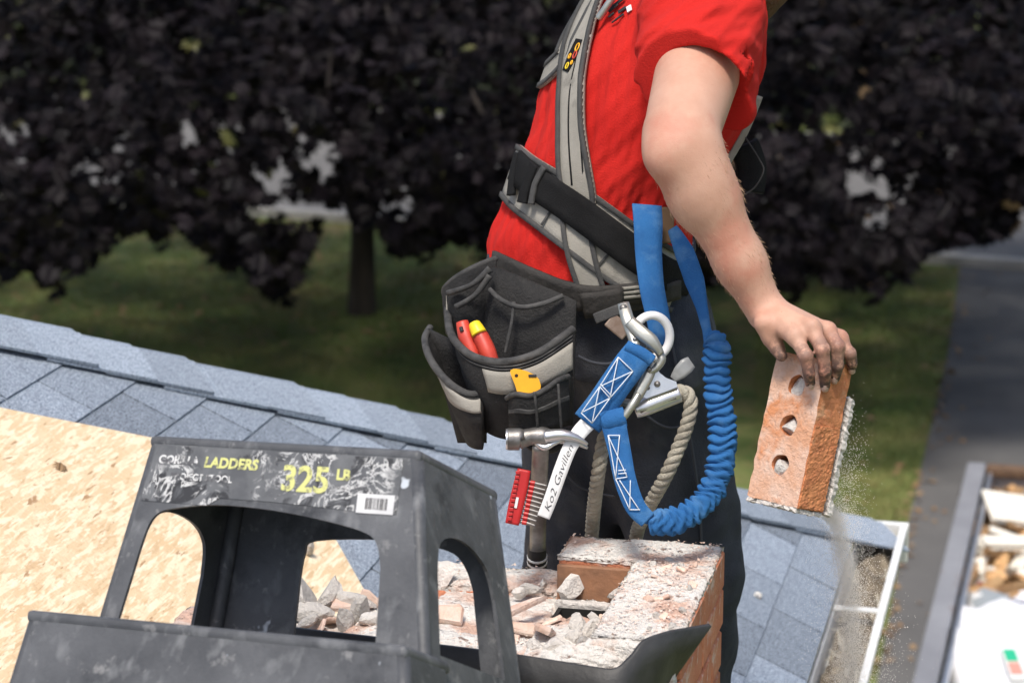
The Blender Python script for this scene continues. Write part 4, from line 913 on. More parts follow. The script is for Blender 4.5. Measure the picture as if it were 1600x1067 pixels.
# red t-shirt
HEM = P(1094, 146, 3.735); hax = nrm(ELB-SHL); hax = nrm(hax+RT*-.36+UP*.10-FW*.12); SC0 = SHL+V(-.012, .0, .012)
HEMR = ELR+(SHR-ELR)*.42
def shirt_sdf(p):
    u, v, a, b = tor(p); ph = np.arctan2(v/b, u/a); z = p[:, 2]; zt = (z-sz[3])/(zz[-1]-sz[3])
    c = np.stack([ph*.15, z*.16, 0*z], 1).astype(np.float32)
    fold = wob(c, 250, 3, 4); d = torso(p, .009)-.0045*fold*np.clip(zt*3+.25, .45, 1)-.0055*wob(c, 100, 8)-.0028*wob(c*np.array([1, 1.6, 1], np.float32), 470, 18, 4)
    belly = np.clip(1-np.abs(zt-.03)*6, 0, 1); c2 = np.stack([ph*.06+z*.3, z*.9, 0*z], 1).astype(np.float32); d = d-belly*(.003+.0085*wob(c2, 80, 5))
    d = smin(d, rcone(p, NEK+V(-.02, 0, -.06), NEK+V(.01, 0, .005), .10, .068), .05)
    q = p-SC0.astype(np.float32); al = q@hax.astype(np.float32)
    c3 = np.stack([p@nrm(RT*.55-UP*.8).astype(np.float32), (p@nrm(RT*.8+UP*.55).astype(np.float32))*.18, (p@FW.astype(np.float32))*.3], 1).astype(np.float32)
    sl = rcone(p, SC0, HEM+hax*.06+RT*.006, .090, .083)-.0075*wob(c3, 110, 6)-.0062*wob(c3, 230, 7, 4)-.0022*wob(c3, 430, 17, 4)
    sl = smin(sl, rcone(p, SC0+UP*.0, P(1150, 172, 3.80), .082, .030), .04)                   # loose cloth at the back of the sleeve
    hp_ = ((p-HEM.astype(np.float32))@hax.astype(np.float32))-.004*wob(p, 60, 2)
    sl = smax(sl, hp_, .004); cav = rcone(p, HEM-hax*.10, HEM+hax*.10+RT*.008, .070, .079); cav = smin(cav, rcone(p, HEM-hax*.06, P(1152, 178, 3.795), .05, .024), .03)
    sr = np.maximum(rcone(p, SHR, HEMR, .085, .078), (p-HEMR.astype(np.float32))@nrm(ELR-SHR).astype(np.float32))
    d = smin(smin(d, sl, .035), sr, .04)
    d = np.maximum(d, -np.maximum(cav, -((p-(HEM-hax*.055).astype(np.float32))@hax.astype(np.float32))))
    return np.maximum(np.maximum(d, z-(NEK[2]+.015)), PY(920, 438, Y0)[2]-z)
lo_, hi_ = bb([SHL, HEM, SHR, HEMR, NEK, V(TX[0]-.16, Y0-.2, zz[0]), V(TX[0]+.1, Y0+.2, zz[0])], .11)
shirt = obj('shirt', sdf_mesh('shirt', shirt_sdf, lo_, hi_, .0034, 1), M['shirt'], man)
# trousers
wb = [PY(768, 392, Y0), PY(905, 440, Y0-.15), PY(1075, 420, Y0)]
wn = nrm(np.cross(wb[1]-wb[0], wb[2]-wb[0])); wn = wn if wn[2] > 0 else -wn
def trouser_sdf(p):
    d = torso(p, .012)
    for h, k, f in ((HIPL, KNL, feet[0]), (HIPR, KNR, feet[1])):
        l = smin(rcone(p, h+V(0, 0, .02), k, .116, .094), rcone(p, k, f+V(0, 0, .02), .092, .076), .03); d = smin(d, l, .035)
    d = d-.010*wob(p, 22, 12)-.0075*wob(p*np.array([1, 1, .75], np.float32), 58, 13)-.003*wob(p, 130, 14)
    return np.maximum(d, (p-wb[1].astype(np.float32))@wn.astype(np.float32))
lo_, hi_ = bb(np.concatenate([feet, [HIPL, HIPR, KNL, KNR], wb]), .16)
obj('trousers', sdf_mesh('trousers', trouser_sdf, lo_, hi_, .006, 1), M['denim'], man)
for f in feet:
    bt = lambda p, f=f: smin(rcone(p, f+V(0, 0, .06), f+V(0, 0, -.03), .055, .05), ellips(p, f+FAC*.075+V(0, 0, -.055), np.stack([FAC, LAT, Z]), (.13, .05, .045)), .03)
    obj('boot', sdf_mesh('boot', bt, f-.26, f+.26, .008, 1), M['boot'], man)

# ------------------------------------------------------------------ laying straps on the clothes
def cloth(p): return np.minimum(shirt_plain(p), trouser_plain(p))
def shirt_plain(p):
    z = p[:, 2]; zt = (z-sz[3])/(zz[-1]-sz[3]); d = torso(p, .0145)-.006*np.clip(1-np.abs(zt-.03)*6, 0, 1)
    return smin(d, rcone(p, NEK+V(-.02, 0, -.06), NEK+V(.01, 0, .005), .10, .068), .05)
def trouser_plain(p):
    d = torso(p, .014); 
    for h, k in ((HIPL, KNL), (HIPR, KNR)): d = smin(d, rcone(p, h+V(0, 0, .02), k, .118, .09), .035)
    return np.maximum(d, (p-wb[1].astype(np.float32))@wn.astype(np.float32))
DS = np.linspace(3.5, 4.4, 451)
def grad(p, fn=cloth, e=.004):
    p = np.atleast_2d(p).astype(np.float32); g = np.stack([fn(p+np.eye(3, dtype=np.float32)[i]*e)-fn(p-np.eye(3, dtype=np.float32)[i]*e) for i in range(3)], 1); return g/(np.linalg.norm(g, axis=1)[:, None]+1e-9)
def surf(x, y, off=0.0):
    ps = (CAM+ray(x, y)*DS[:, None]).astype(np.float32); d = cloth(ps)-off; i = np.argmax(d < 0) if (d < 0).any() else int(np.argmin(d)); p = ps[i].astype(float)
    if not (d < 0).any(): p = p-grad(p)[0]*d[i]
    return p
def strap_path(px, off, n=7):
    q = catmull(px, n); pts = np.array([surf(x, y, off) for x, y in q])
    for _ in range(3): pts[1:-1] = pts[1:-1]*.5+(pts[:-2]+pts[2:])*.25
    return pts, grad(pts)
def hoop(z, a0, a1, off, n=24, z1=None):                     # round the hidden side: angle 0 = his left, 90 = front
    out = []
    for t in np.linspace(0, 1, n):
        g = math.radians(a0+(a1-a0)*t); zc = z+((z1 if z1 is not None else z)-z)*t
        cx = np.interp(zc, zz, TX); a = np.interp(zc, zz, TA)+off; b = np.interp(zc, zz, TBb)+off; out.append(V(cx, Y0, zc)+LAT*a*math.cos(g)+FAC*b*math.sin(g))
    return np.array(out)
def strap(name, px, width, off, th, m, par, edge=None, ew=.008, tail=None, across=4):
    pts, nn = strap_path(px, off)
    if tail is not None:
        pts = np.concatenate([pts, tail]); 
        for _ in range(4): pts[1:-1] = pts[1:-1]*.5+(pts[:-2]+pts[2:])*.25
        nn = grad(pts)
    o = obj(name, ribbon(name, pts, nn, width, th, across), m, par)
    if edge is not None:
        t, n_, b = frames(pts, nn); wd = np.full(len(pts), width) if np.isscalar(width) else np.interp(np.linspace(0, 1, len(pts)), np.linspace(0, 1, len(width)), width)
        for s in (-1, 1): obj('binding', ribbon('binding', pts+b*(s*(wd/2-ew/2))[:, None]+n_*(th*.6), nn, ew, th*.9, 2), edge, o)
    return o
har = thing('safety_harness', V(*PY(930, 440, Y0-.1)), 'grey padded safety harness with black waist belt on the man', 'harness')
zc = lambda y: PY(920, y, Y0)[2]
strap('shoulder_strap', [(975, -95), (945, -30), (922, 18), (905, 68), (896, 130), (895, 200), (899, 260), (906, 310), (903, 352), (910, 402), (928, 462)], [.056, .056, .062, .068, .058, .056, .060, .058, .050, .047, .042], .004, .007, M['web_tan'], har, M['web_edge'], .0075)
strap('chest_strap', [(935, -20), (908, 30), (888, 68), (879, 96)], [.045, .05, .046, .036], .003, .005, M['web_tan'], har, M['web_edge'], .008, tail=hoop(PY(865, 118, Y0)[2], 118, 178, .012, 12, zc(150)))
strap('seam', [(912, 40), (900, 95), (890, 150), (889, 220), (894, 290)], .003, .0105, .0012, M['web_black'], har); strap('seam', [(921, 60), (910, 120), (907, 200), (912, 280)], .003, .0105, .0012, M['web_black'], har)
patch = strap('logo_patch', [(906, 62), (896, 86), (884, 112)], [.018, .024, .016], .011, .002, M['web_black'], har)
for (x, y, r, m) in ((902, 74, .0065, 'amber'), (898, 86, .006, 'orange_red'), (890, 88, .004, 'amber'), (886, 103, .005, 'yellow'), (893, 98, .003, 'amber')):
    p = surf(x, y, .0135); nn = grad(p)[0]; a = nrm(np.cross(nn, Z)); b = np.cross(nn, a); ring = [p+r*(a*math.cos(g)*.6+b*math.sin(g)) for g in np.linspace(0, 2*math.pi, 13)]
    obj('emblem', tube('emblem', ring, .0012, 5, raw=True, cap=False), M[m], patch)
strap('waist_pad', [(802, 268), (822, 288), (855, 310), (900, 342), (950, 380), (995, 412), (1030, 432)], [.088, .094, .098, .100, .098, .090, .075], .003, .007, M['web_tan'], har, M['web_edge'], .008, tail=hoop(zc(432), -25, -150, .012, 20, zc(380)), across=6)
strap('waist_belt', [(806, 258), (828, 280), (858, 300), (902, 330), (950, 366), (995, 400), (1032, 424)], .050, .0165, .005, M['web_black'], har, tail=hoop(zc(428), -25, -150, .02, 20, zc(380)))
strap('pad_seam', [(846, 352), (868, 318)], .004, .0115, .001, M['web_edge'], har); strap('pad_seam', [(930, 420), (952, 396)], .004, .0115, .001, M['web_edge'], har)
strap('belt_loop', [(838, 258), (829, 280), (822, 302), (818, 318)], .020, .018, .006, M['web_black'], har); strap('belt_loop', [(853, 262), (840, 285), (836, 300), (832, 320)], .010, .020, .006, M['web_edge'], har)
strap('belt_loop', [(812, 240), (806, 262), (803, 285), (801, 306)], .018, .016, .006, M['web_black'], har)
strap('leg_strap', [(940, 462), (985, 470), (1020, 462), (1060, 452)], .030, .006, .006, M['leather'], har)
obj('upper_buckle', tube('upper_buckle', [surf(935, 30, .012), surf(950, 8, .014), surf(962, -10, .014)], .006, 8), M['steel'], har)
bp_ = catmull(PP([(1186, 150, 3.98), (1166, 200, 3.99), (1144, 240, 4.0), (1122, 275, 4.0)]), 6); obj('back_strap', ribbon('back_strap', bp_, [nrm(V(.3, -1, .2))]*len(bp_), .011, .004), M['web_tan'], har)
pd = catmull(PP([(1160, 225, 4.02), (1172, 262, 4.03), (1168, 300, 4.03)]), 5); obj('back_pad', ribbon('back_pad', pd, [nrm(V(.2, -1, .1))]*len(pd), .046, .014, 4, .006), M['web_black'], har)
obj('back_loop', tube('back_loop', PP([(1165, 215, 3.99), (1188, 252, 3.99), (1193, 268, 3.99), (1180, 292, 3.99), (1162, 305, 3.99)]), .0014, 6), M['web_edge'], har)
obj('side_buckle', box('side_buckle', surf(1043, 352, .012), RT*.010, UP*.028, FW*.005, .003), mat('brownbuckle', (.16, .09, .04), .6), har)
rg_ = P(1018, 526, 3.805); rgn = nrm(V(.25, -1, .1)); ra = nrm(np.cross(rgn, Z)); rb = np.cross(rgn, ra)
obj('ring', tube('ring', [rg_+.0285*(ra*math.cos(g)+rb*math.sin(g)*1.12) for g in np.linspace(0, 2*math.pi, 41)], .0066, 10, raw=True, cap=False, flat=1.), M['ring_white'], har)
obj('ring_plate', box('ring_plate', P(966, 510, 3.86), nrm(RT*.6-UP*.5)*.018, nrm(RT*.5+UP*.6)*.012, FW*.002, .002), mat('rustplate', (.22, .15, .11), .5, (.32, .25, .2), 60, metal=.6), har)
obj('ring_plate', box('ring_plate', P(950, 490, 3.86), nrm(RT*.9+UP*.35)*.022, nrm(-RT*.35+UP*.9)*.008, FW*.003, .002), M['web_edge'], har)
# t-shirt print
for i, (x, y, w_, h_, m) in enumerate(((958, 12, .010, .004, 'ink'), (972, 16, .008, .003, 'ink'), (955, 24, .006, .0018, 'ink'), (968, 27, .009, .0016, 'ink'), (960, 33, .006, .0014, 'ink'), (983, 14, .0045, .0055, 'paper'), (966, 4, .013, .003, 'ink'))):
    p = surf(x, y, .0015); nn = grad(p)[0]; a = nrm(RT-nn*(RT@nn)); b = np.cross(nn, a)
    obj('chest_print', box('chest_print', p, nrm(a+b*.2)*w_, nrm(b-a*.2)*h_, nn*.0012, .001), M[m], shirt)

# ------------------------------------------------------------------ tool belt with pouches
tb = thing('tool_belt', P(830, 560, 3.9), 'worn black canvas tool belt with tan-trimmed pouches at the hip', 'tool belt')
def pouch(name, rim, bot, par, bulge=.02, th=.004, m=None, nv=12, nu=8):
    R_ = catmull(PP(rim), nu); B_ = catmull(PP(bot), nu); out = []
    for k in range(nv):
        t = k/(nv-1); row = R_*(1-t)+B_*t; row = row-FW*(bulge*math.sin(math.pi*min(1, t*1.15)))+.0022*np.stack([wob(row.astype(np.float32), 55, 3+k % 2)]*3, 1)*(t > 0); out.append(row)
    out = np.array(out); o = obj(name, grid_shell(name, out, th), m or M['canvas'], par); return out, o
def rim_piping(rows, r, par, m='piping'): obj('rim', tube('rim', rows[0], r, 8, raw=True), M[m], par)
def band(rows, t0, t1, i0, i1, off, par, m='web_tan', name='trim'):
    n = rows.shape[0]; out = []
    for t in np.linspace(t0, t1, 5):
        q = t*(n-1); k = min(int(q), n-2); out.append((rows[k]*(1-(q-k))+rows[k+1]*(q-k))[i0:i1])
    out = np.array(out)-FW*off; return obj(name, grid_shell(name, out, .0025), M[m], par)
# back panels hugging the hip
bk = [[surf(x, y, .008+.012*t) for x in np.linspace(772-10*t, 900, 16)] for t, y in ((t, y) for t, y in ((0, 418), (.25, 470), (.5, 525), (.75, 590), (1, 655)))]
for r in bk:
    for k in range(16): pass
wl_ = catmull([(772, 402), (800, 418), (840, 438), (890, 456), (930, 458), (985, 452), (1030, 448)], 5)
pts = np.array([surf(x, y+6, .012) for x, y in wl_]); obj('belt', ribbon('belt', pts, grad(pts), [.034, .040, .044, .046, .036, .032, .03], .006, 4), M['leather'], tb)
for dy in (-7, 0, 7):
    pts = np.array([surf(x, y+dy, .020) for x, y in catmull([(972, 458), (1000, 455), (1020, 452)], 5)]); obj('belt_webbing', ribbon('belt_webbing', pts, grad(pts), .005, .003, 2), M['web_tan'], tb)
pts = np.array([surf(x, y, .020) for x, y in catmull([(912, 477), (940, 474), (972, 468)], 5)]); obj('belt_keeper', ribbon('belt_keeper', pts, grad(pts), .040, .006, 4), M['leather'], tb)
main_r, main_o = pouch('main_pouch', [(704, 462, 4.02), (700, 495, 3.94), (708, 528, 3.86), (738, 556, 3.80), (785, 566, 3.765), (840, 552, 3.765), (896, 514, 3.80)], [(735, 640, 4.0), (742, 655, 3.94), (752, 670, 3.88), (775, 682, 3.84), (805, 686, 3.825), (850, 680, 3.825), (893, 662, 3.83)], tb, .022)
rim_piping(main_r, .0062, main_o); band(main_r, .13, .42, 26, 49, .0045, main_o); 
for t in (.05, .09): band(main_r, t, t+.02, 8, 49, .004, main_o, 'piping', 'stitch_row')
rowsb = []
for t in np.linspace(0, 1, 9):
    rowsb.append([P(np.interp(u, [0, .25, .5, .75, 1], [742, 772, 812, 860, 900])*(1-t)+np.interp(u, [0, 1], [745, 894])*t, np.interp(u, [0, .25, .5, .75, 1], [440, 416, 432, 452, 470])*(1-t)+665*t, np.interp(u, [0, .3, 1], [3.95, 3.895, 3.865])+.0*t) for u in np.linspace(0, 1, 14)])
obj('back_panel', grid_shell('back_panel', rowsb, .005), M['canvas'], tb)
obj('panel_rim', tube('panel_rim', PP([(765, 452, 3.885), (785, 470, 3.87), (815, 480, 3.86), (850, 474, 3.86), (880, 462, 3.86)]), .004, 8), M['piping'], tb)
obj('panel_fold', tube('panel_fold', PP([(803, 472, 3.865), (800, 500, 3.862), (794, 530, 3.86), (789, 552, 3.858)]), [.0035, .0025, .003, .002], 7), M['piping'], tb)
side_r, side_o = pouch('side_pouch', [(672, 512, 4.03), (664, 530, 3.97), (670, 556, 3.91), (688, 584, 3.86), (712, 606, 3.83), (738, 616, 3.82), (754, 606, 3.825), (756, 560, 3.87)], [(722, 680, 4.0), (724, 684, 3.96), (728, 690, 3.92), (735, 697, 3.89), (742, 701, 3.87), (750, 702, 3.86), (756, 698, 3.86), (758, 660, 3.88)], tb, .022)
rim_piping(side_r, .0058, side_o); band(side_r, .10, .36, 10, 46, .0045, side_o)
rowsb = [[P((668*(1-u)+758*u)*(1-t)+(715*(1-u)+757*u)*t, (514*(1-u)+556*u)*(1-t)+692*t, 4.0-.09*u) for u in np.linspace(0, 1, 8)] for t in np.linspace(0, 1, 7)]
obj('side_back_panel', grid_shell('side_back_panel', rowsb, .004), M['canvas'], tb)
rear_r, rear_o = pouch('rear_pouch', [(775, 404, 3.95), (745, 416, 3.93), (716, 432, 3.93), (697, 448, 3.97), (694, 458, 4.05)], [(765, 520, 3.95), (745, 540, 3.94), (725, 540, 3.94), (708, 530, 3.97), (700, 520, 4.05)], tb, .012)
rim_piping(rear_r, .005, rear_o); obj('trim', box('trim', P(702, 474, 3.955), RT*.005, UP*.013, FW*.004, .002), M['web_tan'], rear_o)
for i, (a, b) in enumerate((((766, 420, 3.885), (700, 458, 3.92)), ((765, 430, 3.885), (712, 480, 3.90)))): obj('fold', tube('fold', PP([a, ((a[0]+b[0])/2+4, (a[1]+b[1])/2+6, 3.89), b]), [.006, .004, .005], 8), M['piping'], rear_o)
pk_r, pk_o = pouch('small_pocket', [(792, 622, 3.77), (806, 616, 3.738), (830, 618, 3.730), (852, 608, 3.730), (872, 594, 3.738), (888, 588, 3.77)], [(796, 668, 3.79), (810, 672, 3.765), (832, 672, 3.755), (854, 668, 3.755), (874, 664, 3.765), (892, 658, 3.79)], tb, .006)
rim_piping(pk_r, .0042, pk_o); band(pk_r, .42, .52, 0, 41, .004, pk_o, 'piping', 'flap_edge')
for x in (835, 872): obj('seam', tube('seam', PP([(x, 612 if x < 850 else 600, 3.722), (x+3, 640, 3.728), (x+5, 668, 3.745)]), .0022, 6), M['piping'], pk_o)
obj('patch', grid_shell('patch', [[P(a, b, 3.786) for a, b in r] for r in (((763, 594), (779, 598), (796, 600)), ((770, 614), (780, 614), (790, 615)), ((775, 628), (782, 631), (787, 630)))], .003), mat('greypatch', (.26, .27, .28), .8), tb)
# hammer loop behind the pocket
obj('hammer_loop', tube('hammer_loop', PP([(812, 676, 3.80), (830, 700, 3.775), (862, 704, 3.77), (885, 690, 3.79)]), .0045, 8), M['leather'], tb)

# tools
def rod(name, pts, r, m, par, seg=10): return obj(name, tube(name, PP(pts), r, seg), M[m], par)
pl = thing('pliers', P(745, 530, 3.85), 'pliers with red and yellow handles standing in the main pouch', 'pliers')
rod('handle', [(722, 503, 3.855), (728, 525, 3.85), (737, 548, 3.845), (745, 575, 3.84)], [.0095, .0125, .0125, .011], 'orange_red', pl)
rod('handle', [(743, 510, 3.842), (752, 528, 3.838), (762, 550, 3.832), (770, 576, 3.83)], [.0095, .0125, .0130, .012], 'orange_red', pl)
rod('handle_tip', [(741, 505, 3.841), (744, 512, 3.838), (749, 522, 3.834)], [.0085, .0108, .0122], 'yellow', pl)
rod('grip_hole', [(720, 511, 3.842), (722, 518, 3.840)], .003, 'ink', pl, 6)
for p0, p1 in (((745, 575, 3.84), (760, 640, 3.85)), ((770, 576, 3.83), (764, 640, 3.85))): rod('jaw', [p0, ((p0[0]+p1[0])/2, 610, 3.845), p1], .008, 'darksteel', pl)
kn_ = thing('utility_knife', P(822, 612, 3.79), 'yellow utility knife standing in the small pocket', 'knife')
kp = [(797, 582), (798, 578), (803, 576), (813, 577), (824, 580), (836, 586), (842, 592), (845, 602), (844, 614), (838, 640), (814, 644), (809, 616), (805, 602), (800, 590)]
kc = P(820, 600, 3.742); k2 = [((P(x, y, 3.742)-kc)@RT, (P(x, y, 3.742)-kc)@UP) for x, y in kp]
khole = [(((807-820)+3*math.cos(g))/1061, ((600-587)+3*math.sin(g))/1061) for g in np.linspace(0, 2*math.pi, 9)[:-1]]
obj('handle', plate('handle', k2, [khole], kc+FW*.008, RT, UP, -FW, .012), M['amber'], kn_); obj('slider', box('slider', P(832, 587, 3.738), RT*.006, UP*.002, FW*.002, .001), M['ink'], kn_)
hm = thing('hammer', P(840, 888, 3.83), 'steel claw hammer hanging head up from the tool belt', 'hammer')
rod('head', [(793, 686, 3.748), (812, 686, 3.748), (815, 686, 3.748), (829, 682, 3.748), (846, 682, 3.748), (858, 684, 3.75)], [.0165, .0165, .0135, .0125, .0150, .013], 'darksteel', hm, 16)
rod('face', [(790.5, 686, 3.748), (793.5, 686, 3.748)], .0155, 'bright', hm, 16)
for dd, yy in ((-.009, 0), (.012, 6)): rod('claw', [(852, 682, 3.748+dd*.6), (878, 679+yy, 3.748+dd), (900, 684+yy, 3.75+dd), (918, 694+yy, 3.755+dd)], [.0105, .0085, .006, .002], 'bright', hm, 8)
rod('cheek', [(836, 690, 3.744), (850, 699, 3.742), (866, 692, 3.744), (884, 684, 3.748)], [.004, .005, .004, .002], 'bright', hm, 8)
hs = PP([(845, 690, 3.752), (843, 740, 3.80), (841, 800, 3.88), (840, 850, 3.945)]); hp4 = catmull(hs, 5)
obj('shaft', ribbon('shaft', hp4, [-FW]*len(hp4), .0245, .012, 4, .003), M['darksteel'], hm)
rod('grip', [(840, 846, 3.945), (839, 858, 3.955), (839, 884, 3.98), (838, 905, 4.0)], [.0115, .0145, .0155, .0155], 'ink', hm, 14)
for y in (868, 876): rod('grip_ring', [(839.3, y, 3.966+(y-870)*.0011), (839.3, y+2.6, 3.968+(y-870)*.0011)], .0160, 'paper', hm, 14)
db = thing('drill_bit_set', P(815, 818, 3.78), 'red drill bit holder with steel bits clipped beside the hammer', 'bit set')
dp = catmull(PP([(819, 733, 3.772), (813, 760, 3.772), (806, 790, 3.772), (800, 818, 3.772)]), 5); obj('holder', ribbon('holder', dp, [-FW]*len(dp), [.019, .022, .022, .020], .012, 4), M['red_plastic'], db)
for k in range(11):
    t = k/10; x0, y0 = 826-14*t-3, 742+72*t; obj('tooth', box('tooth', P(x0-14*(1-.1*t), y0-4, 3.760), RT*.003, UP*.0024, FW*.004, .0005), M['red_plastic'], db)
for k in range(10):
    t = k/9; x0, y0 = 823-13*t, 752+62*t; b_ = rod('bit', [(x0, y0, 3.766), (x0+14, y0+3, 3.764), (x0+32-6*t, y0+7, 3.762)], [.0030, .0026, .0016], 'darksteel', db, 7)
    obj('collar', tube('collar', PP([(x0+6, y0+1.5, 3.7655), (x0+13, y0+3, 3.7642)]), .0036, 7), M['red_plastic'], b_)
obj('print', box('print', P(807, 785, 3.7585), nrm(RT*.2+UP)*.008, nrm(RT-UP*.2)*.002, FW*.0005), M['paper'], db)

# ------------------------------------------------------------------ lanyard, hooks, rope grab and rope
ly = thing('lanyard', P(1060, 820, 3.75), 'blue shock-absorbing lanyard looped beside the man\'s thigh', 'lanyard')
def web(name, pts, width, th, m, par, nn=None, n=7, bulge=0.):
    q = catmull(PP(pts), n); nr = [nrm(-FW+(nn if nn is not None else V(0, 0, 0)))]*len(q); return obj(name, ribbon(name, q, nr, width, th, 4, bulge), M[m], par), q
w1, _ = web('webbing', [(1010, 322, 3.895), (1012, 350, 3.880), (1013, 400, 3.868), (1018, 450, 3.855), (1028, 500, 3.845), (1032, 540, 3.835)], [.046, .045, .041, .038, .036, .030], .004, 'blue', ly, RT*.2)
w2, _ = web('webbing', [(1052, 358, 3.90), (1070, 395, 3.875), (1086, 440, 3.855), (1097, 480, 3.835), (1105, 516, 3.815), (1112, 540, 3.80)], [.016, .030, .030, .018, .013, .022], .004, 'blue', ly, -RT*.3)
# gathered shock absorber
ap = catmull(PP([(1106, 520, 3.812), (1120, 540, 3.80), (1120, 575, 3.79), (1122, 615, 3.785), (1128, 660, 3.78), (1128, 705, 3.775), (1119, 750, 3.77), (1098, 785, 3.76), (1066, 808, 3.75), (1036, 816, 3.745), (1008, 810, 3.74)]), 60)
al = np.concatenate([[0], np.cumsum(np.linalg.norm(np.diff(ap, axis=0), axis=1))]); N_ = 620; s_ = np.linspace(0, al[-1], N_); ap = np.stack([np.interp(s_, al, ap[:, i]) for i in range(3)], 1)
rgp = np.random.default_rng(3); cuts = [0]
while cuts[-1] < al[-1]: cuts.append(cuts[-1]+rgp.uniform(.0095, .0165))
amps = rgp.uniform(.6, 1.25, len(cuts)); ph_ = np.interp(s_, cuts, np.arange(len(cuts))); am = np.interp(s_, cuts, amps)
t_, n_, b_ = frames(ap, [-FW]*N_); SEG = 22; vs = []; fs = []
env = np.clip(np.minimum(s_/.012, (al[-1]-s_)/.012), .35, 1)
for i in range(N_):
    for k in range(SEG):
        g = 2*math.pi*k/SEG; ph2 = ph_[i]+.32*math.sin(g*2+i*.011)+.22*math.sin(g*3+1+i*.017); lob = abs(math.sin(math.pi*ph2))**.6
        r = env[i]*(.0110+.0100*am[i]*lob); vs.append(ap[i]+r*(n_[i]*math.sin(g)*.62+b_[i]*math.cos(g)*1.04)+t_[i]*.0022*math.sin(g*2+ph_[i]*1.3))
for i in range(N_-1):
    for k in range(SEG): k2 = (k+1) % SEG; fs.append((i*SEG+k, i*SEG+k2, (i+1)*SEG+k2, (i+1)*SEG+k))
fs.append(tuple(range(SEG))[::-1]); fs.append(tuple((N_-1)*SEG+k for k in range(SEG)))
obj('shock_absorber', mesh('shock_absorber', vs, fs, True), M['blue'], ly)
w3, q3 = web('webbing', [(1012, 812, 3.738), (992, 790, 3.738), (977, 750, 3.742), (968, 705, 3.748), (960, 668, 3.752), (957, 655, 3.755)], [.026, .030, .032, .033, .036, .036], .006, 'blue', ly)
def stitch(par, pts, r=.0009): obj('stitching', tube('stitching', PP(pts), r, 5, 3, flat=1), M['stitch'], par)
for a in (((950, 680, 3.741), (980, 745, 3.733)), ((968, 680, 3.741), (962, 745, 3.735)), ((950, 680, 3.741), (969, 680, 3.741)), ((962, 748, 3.735), (980, 745, 3.733)), ((966, 735, 3.735), (978, 734, 3.733)), ((966, 740, 3.735), (979, 739, 3.733)), ((968, 750, 3.734), (998, 795, 3.729)), ((985, 750, 3.733), (984, 795, 3.730)), ((984, 796, 3.730), (1000, 796, 3.729)), ((950, 680, 3.741), (962, 748, 3.735)), ((962, 748, 3.735), (984, 796, 3.730))): stitch(w3, [a[0], ((a[0][0]+a[1][0])/2, (a[0][1]+a[1][1])/2, (a[0][2]+a[1][2])/2-.0006), a[1]])
# loop over the lower hook
lp = PP([(958, 655, 3.758)])[0]; obj('end_loop', tube('end_loop', [lp+nrm(RT+UP*.25)*x for x in (-.018, -.009, 0, .009, .018)], [.015, .017, .0165, .017, .015], 16, 3), M['blue'], ly)
obj('loop_eye', tube('loop_eye', [lp+nrm(RT+UP*.25)*.0175-FW*.001, lp+nrm(RT+UP*.25)*.0192-FW*.001], .0085, 12), M['ink'], ly)
# upper stitched tab
w4, _ = web('stitched_tab', [(1000, 548, 3.757), (985, 568, 3.753), (962, 600, 3.755), (940, 632, 3.76), (918, 660, 3.765)], [.044, .047, .046, .046, .046], .008, 'blue', ly, bulge=.002)
obj('tab_fold', tube('tab_fold', PP([(978, 541, 3.752), (1000, 551, 3.750), (1019, 564, 3.752)]), .0095, 12), M['blue'], ly)
B4 = [(972, 562), (989, 578), (951, 611), (937, 598), (923, 660), (909, 645)]
def s4(a, b): stitch(w4, [(*a, 3.7405+.0002*abs(a[1]-600)*.4), ((a[0]+b[0])/2, (a[1]+b[1])/2, 3.7395), (*b, 3.7405+.0002*abs(b[1]-600)*.4)])
qa, qb, qc, qd, qe, qf = (966, 558), (989, 580), (937, 604), (953, 622), (908, 645), (925, 661)
for a, b in ((qa, qb), (qa, qd), (qb, qc), (qc, qd), ((938, 600), (955, 618)), (qa, qc), (qb, qd), (qc, qf), (qd, qe), (qe, qf), (qc, qe), (qd, qf)): s4(a, b)
# white tag with handwriting
tg = catmull(PP([(920, 660, 3.760), (905, 676, 3.752), (890, 700, 3.745), (876, 735, 3.742), (862, 775, 3.742), (849, 808, 3.744)]), 8)
tag_o = obj('white_tag', ribbon('white_tag', tg, [-FW]*len(tg), [.024, .023, .021, .021, .020, .019], .0012, 4), M['paper'], ly)
co, fsx = text_mesh('Ko2 Gavillen', .0165, .35, -.0002); tl = np.concatenate([[0], np.cumsum(np.linalg.norm(np.diff(tg, axis=0), axis=1))]); tt, tn_, tb_ = frames(tg, [-FW]*len(tg)); xm = co[:, 0].max(); vv = []
for c in co:
    s = tl[-1]*(.94-.66*c[0]/xm); p = np.array([np.interp(s, tl, tg[:, i]) for i in range(3)]); b = np.array([np.interp(s, tl, tb_[:, i]) for i in range(3)]); sgn = -1 if b[0] > 0 else 1; vv.append(p+b*sgn*(c[1]-.006)*.8-FW*.0019)
obj('handwriting', mesh('handwriting', vv, fsx), M['ink'], tag_o)
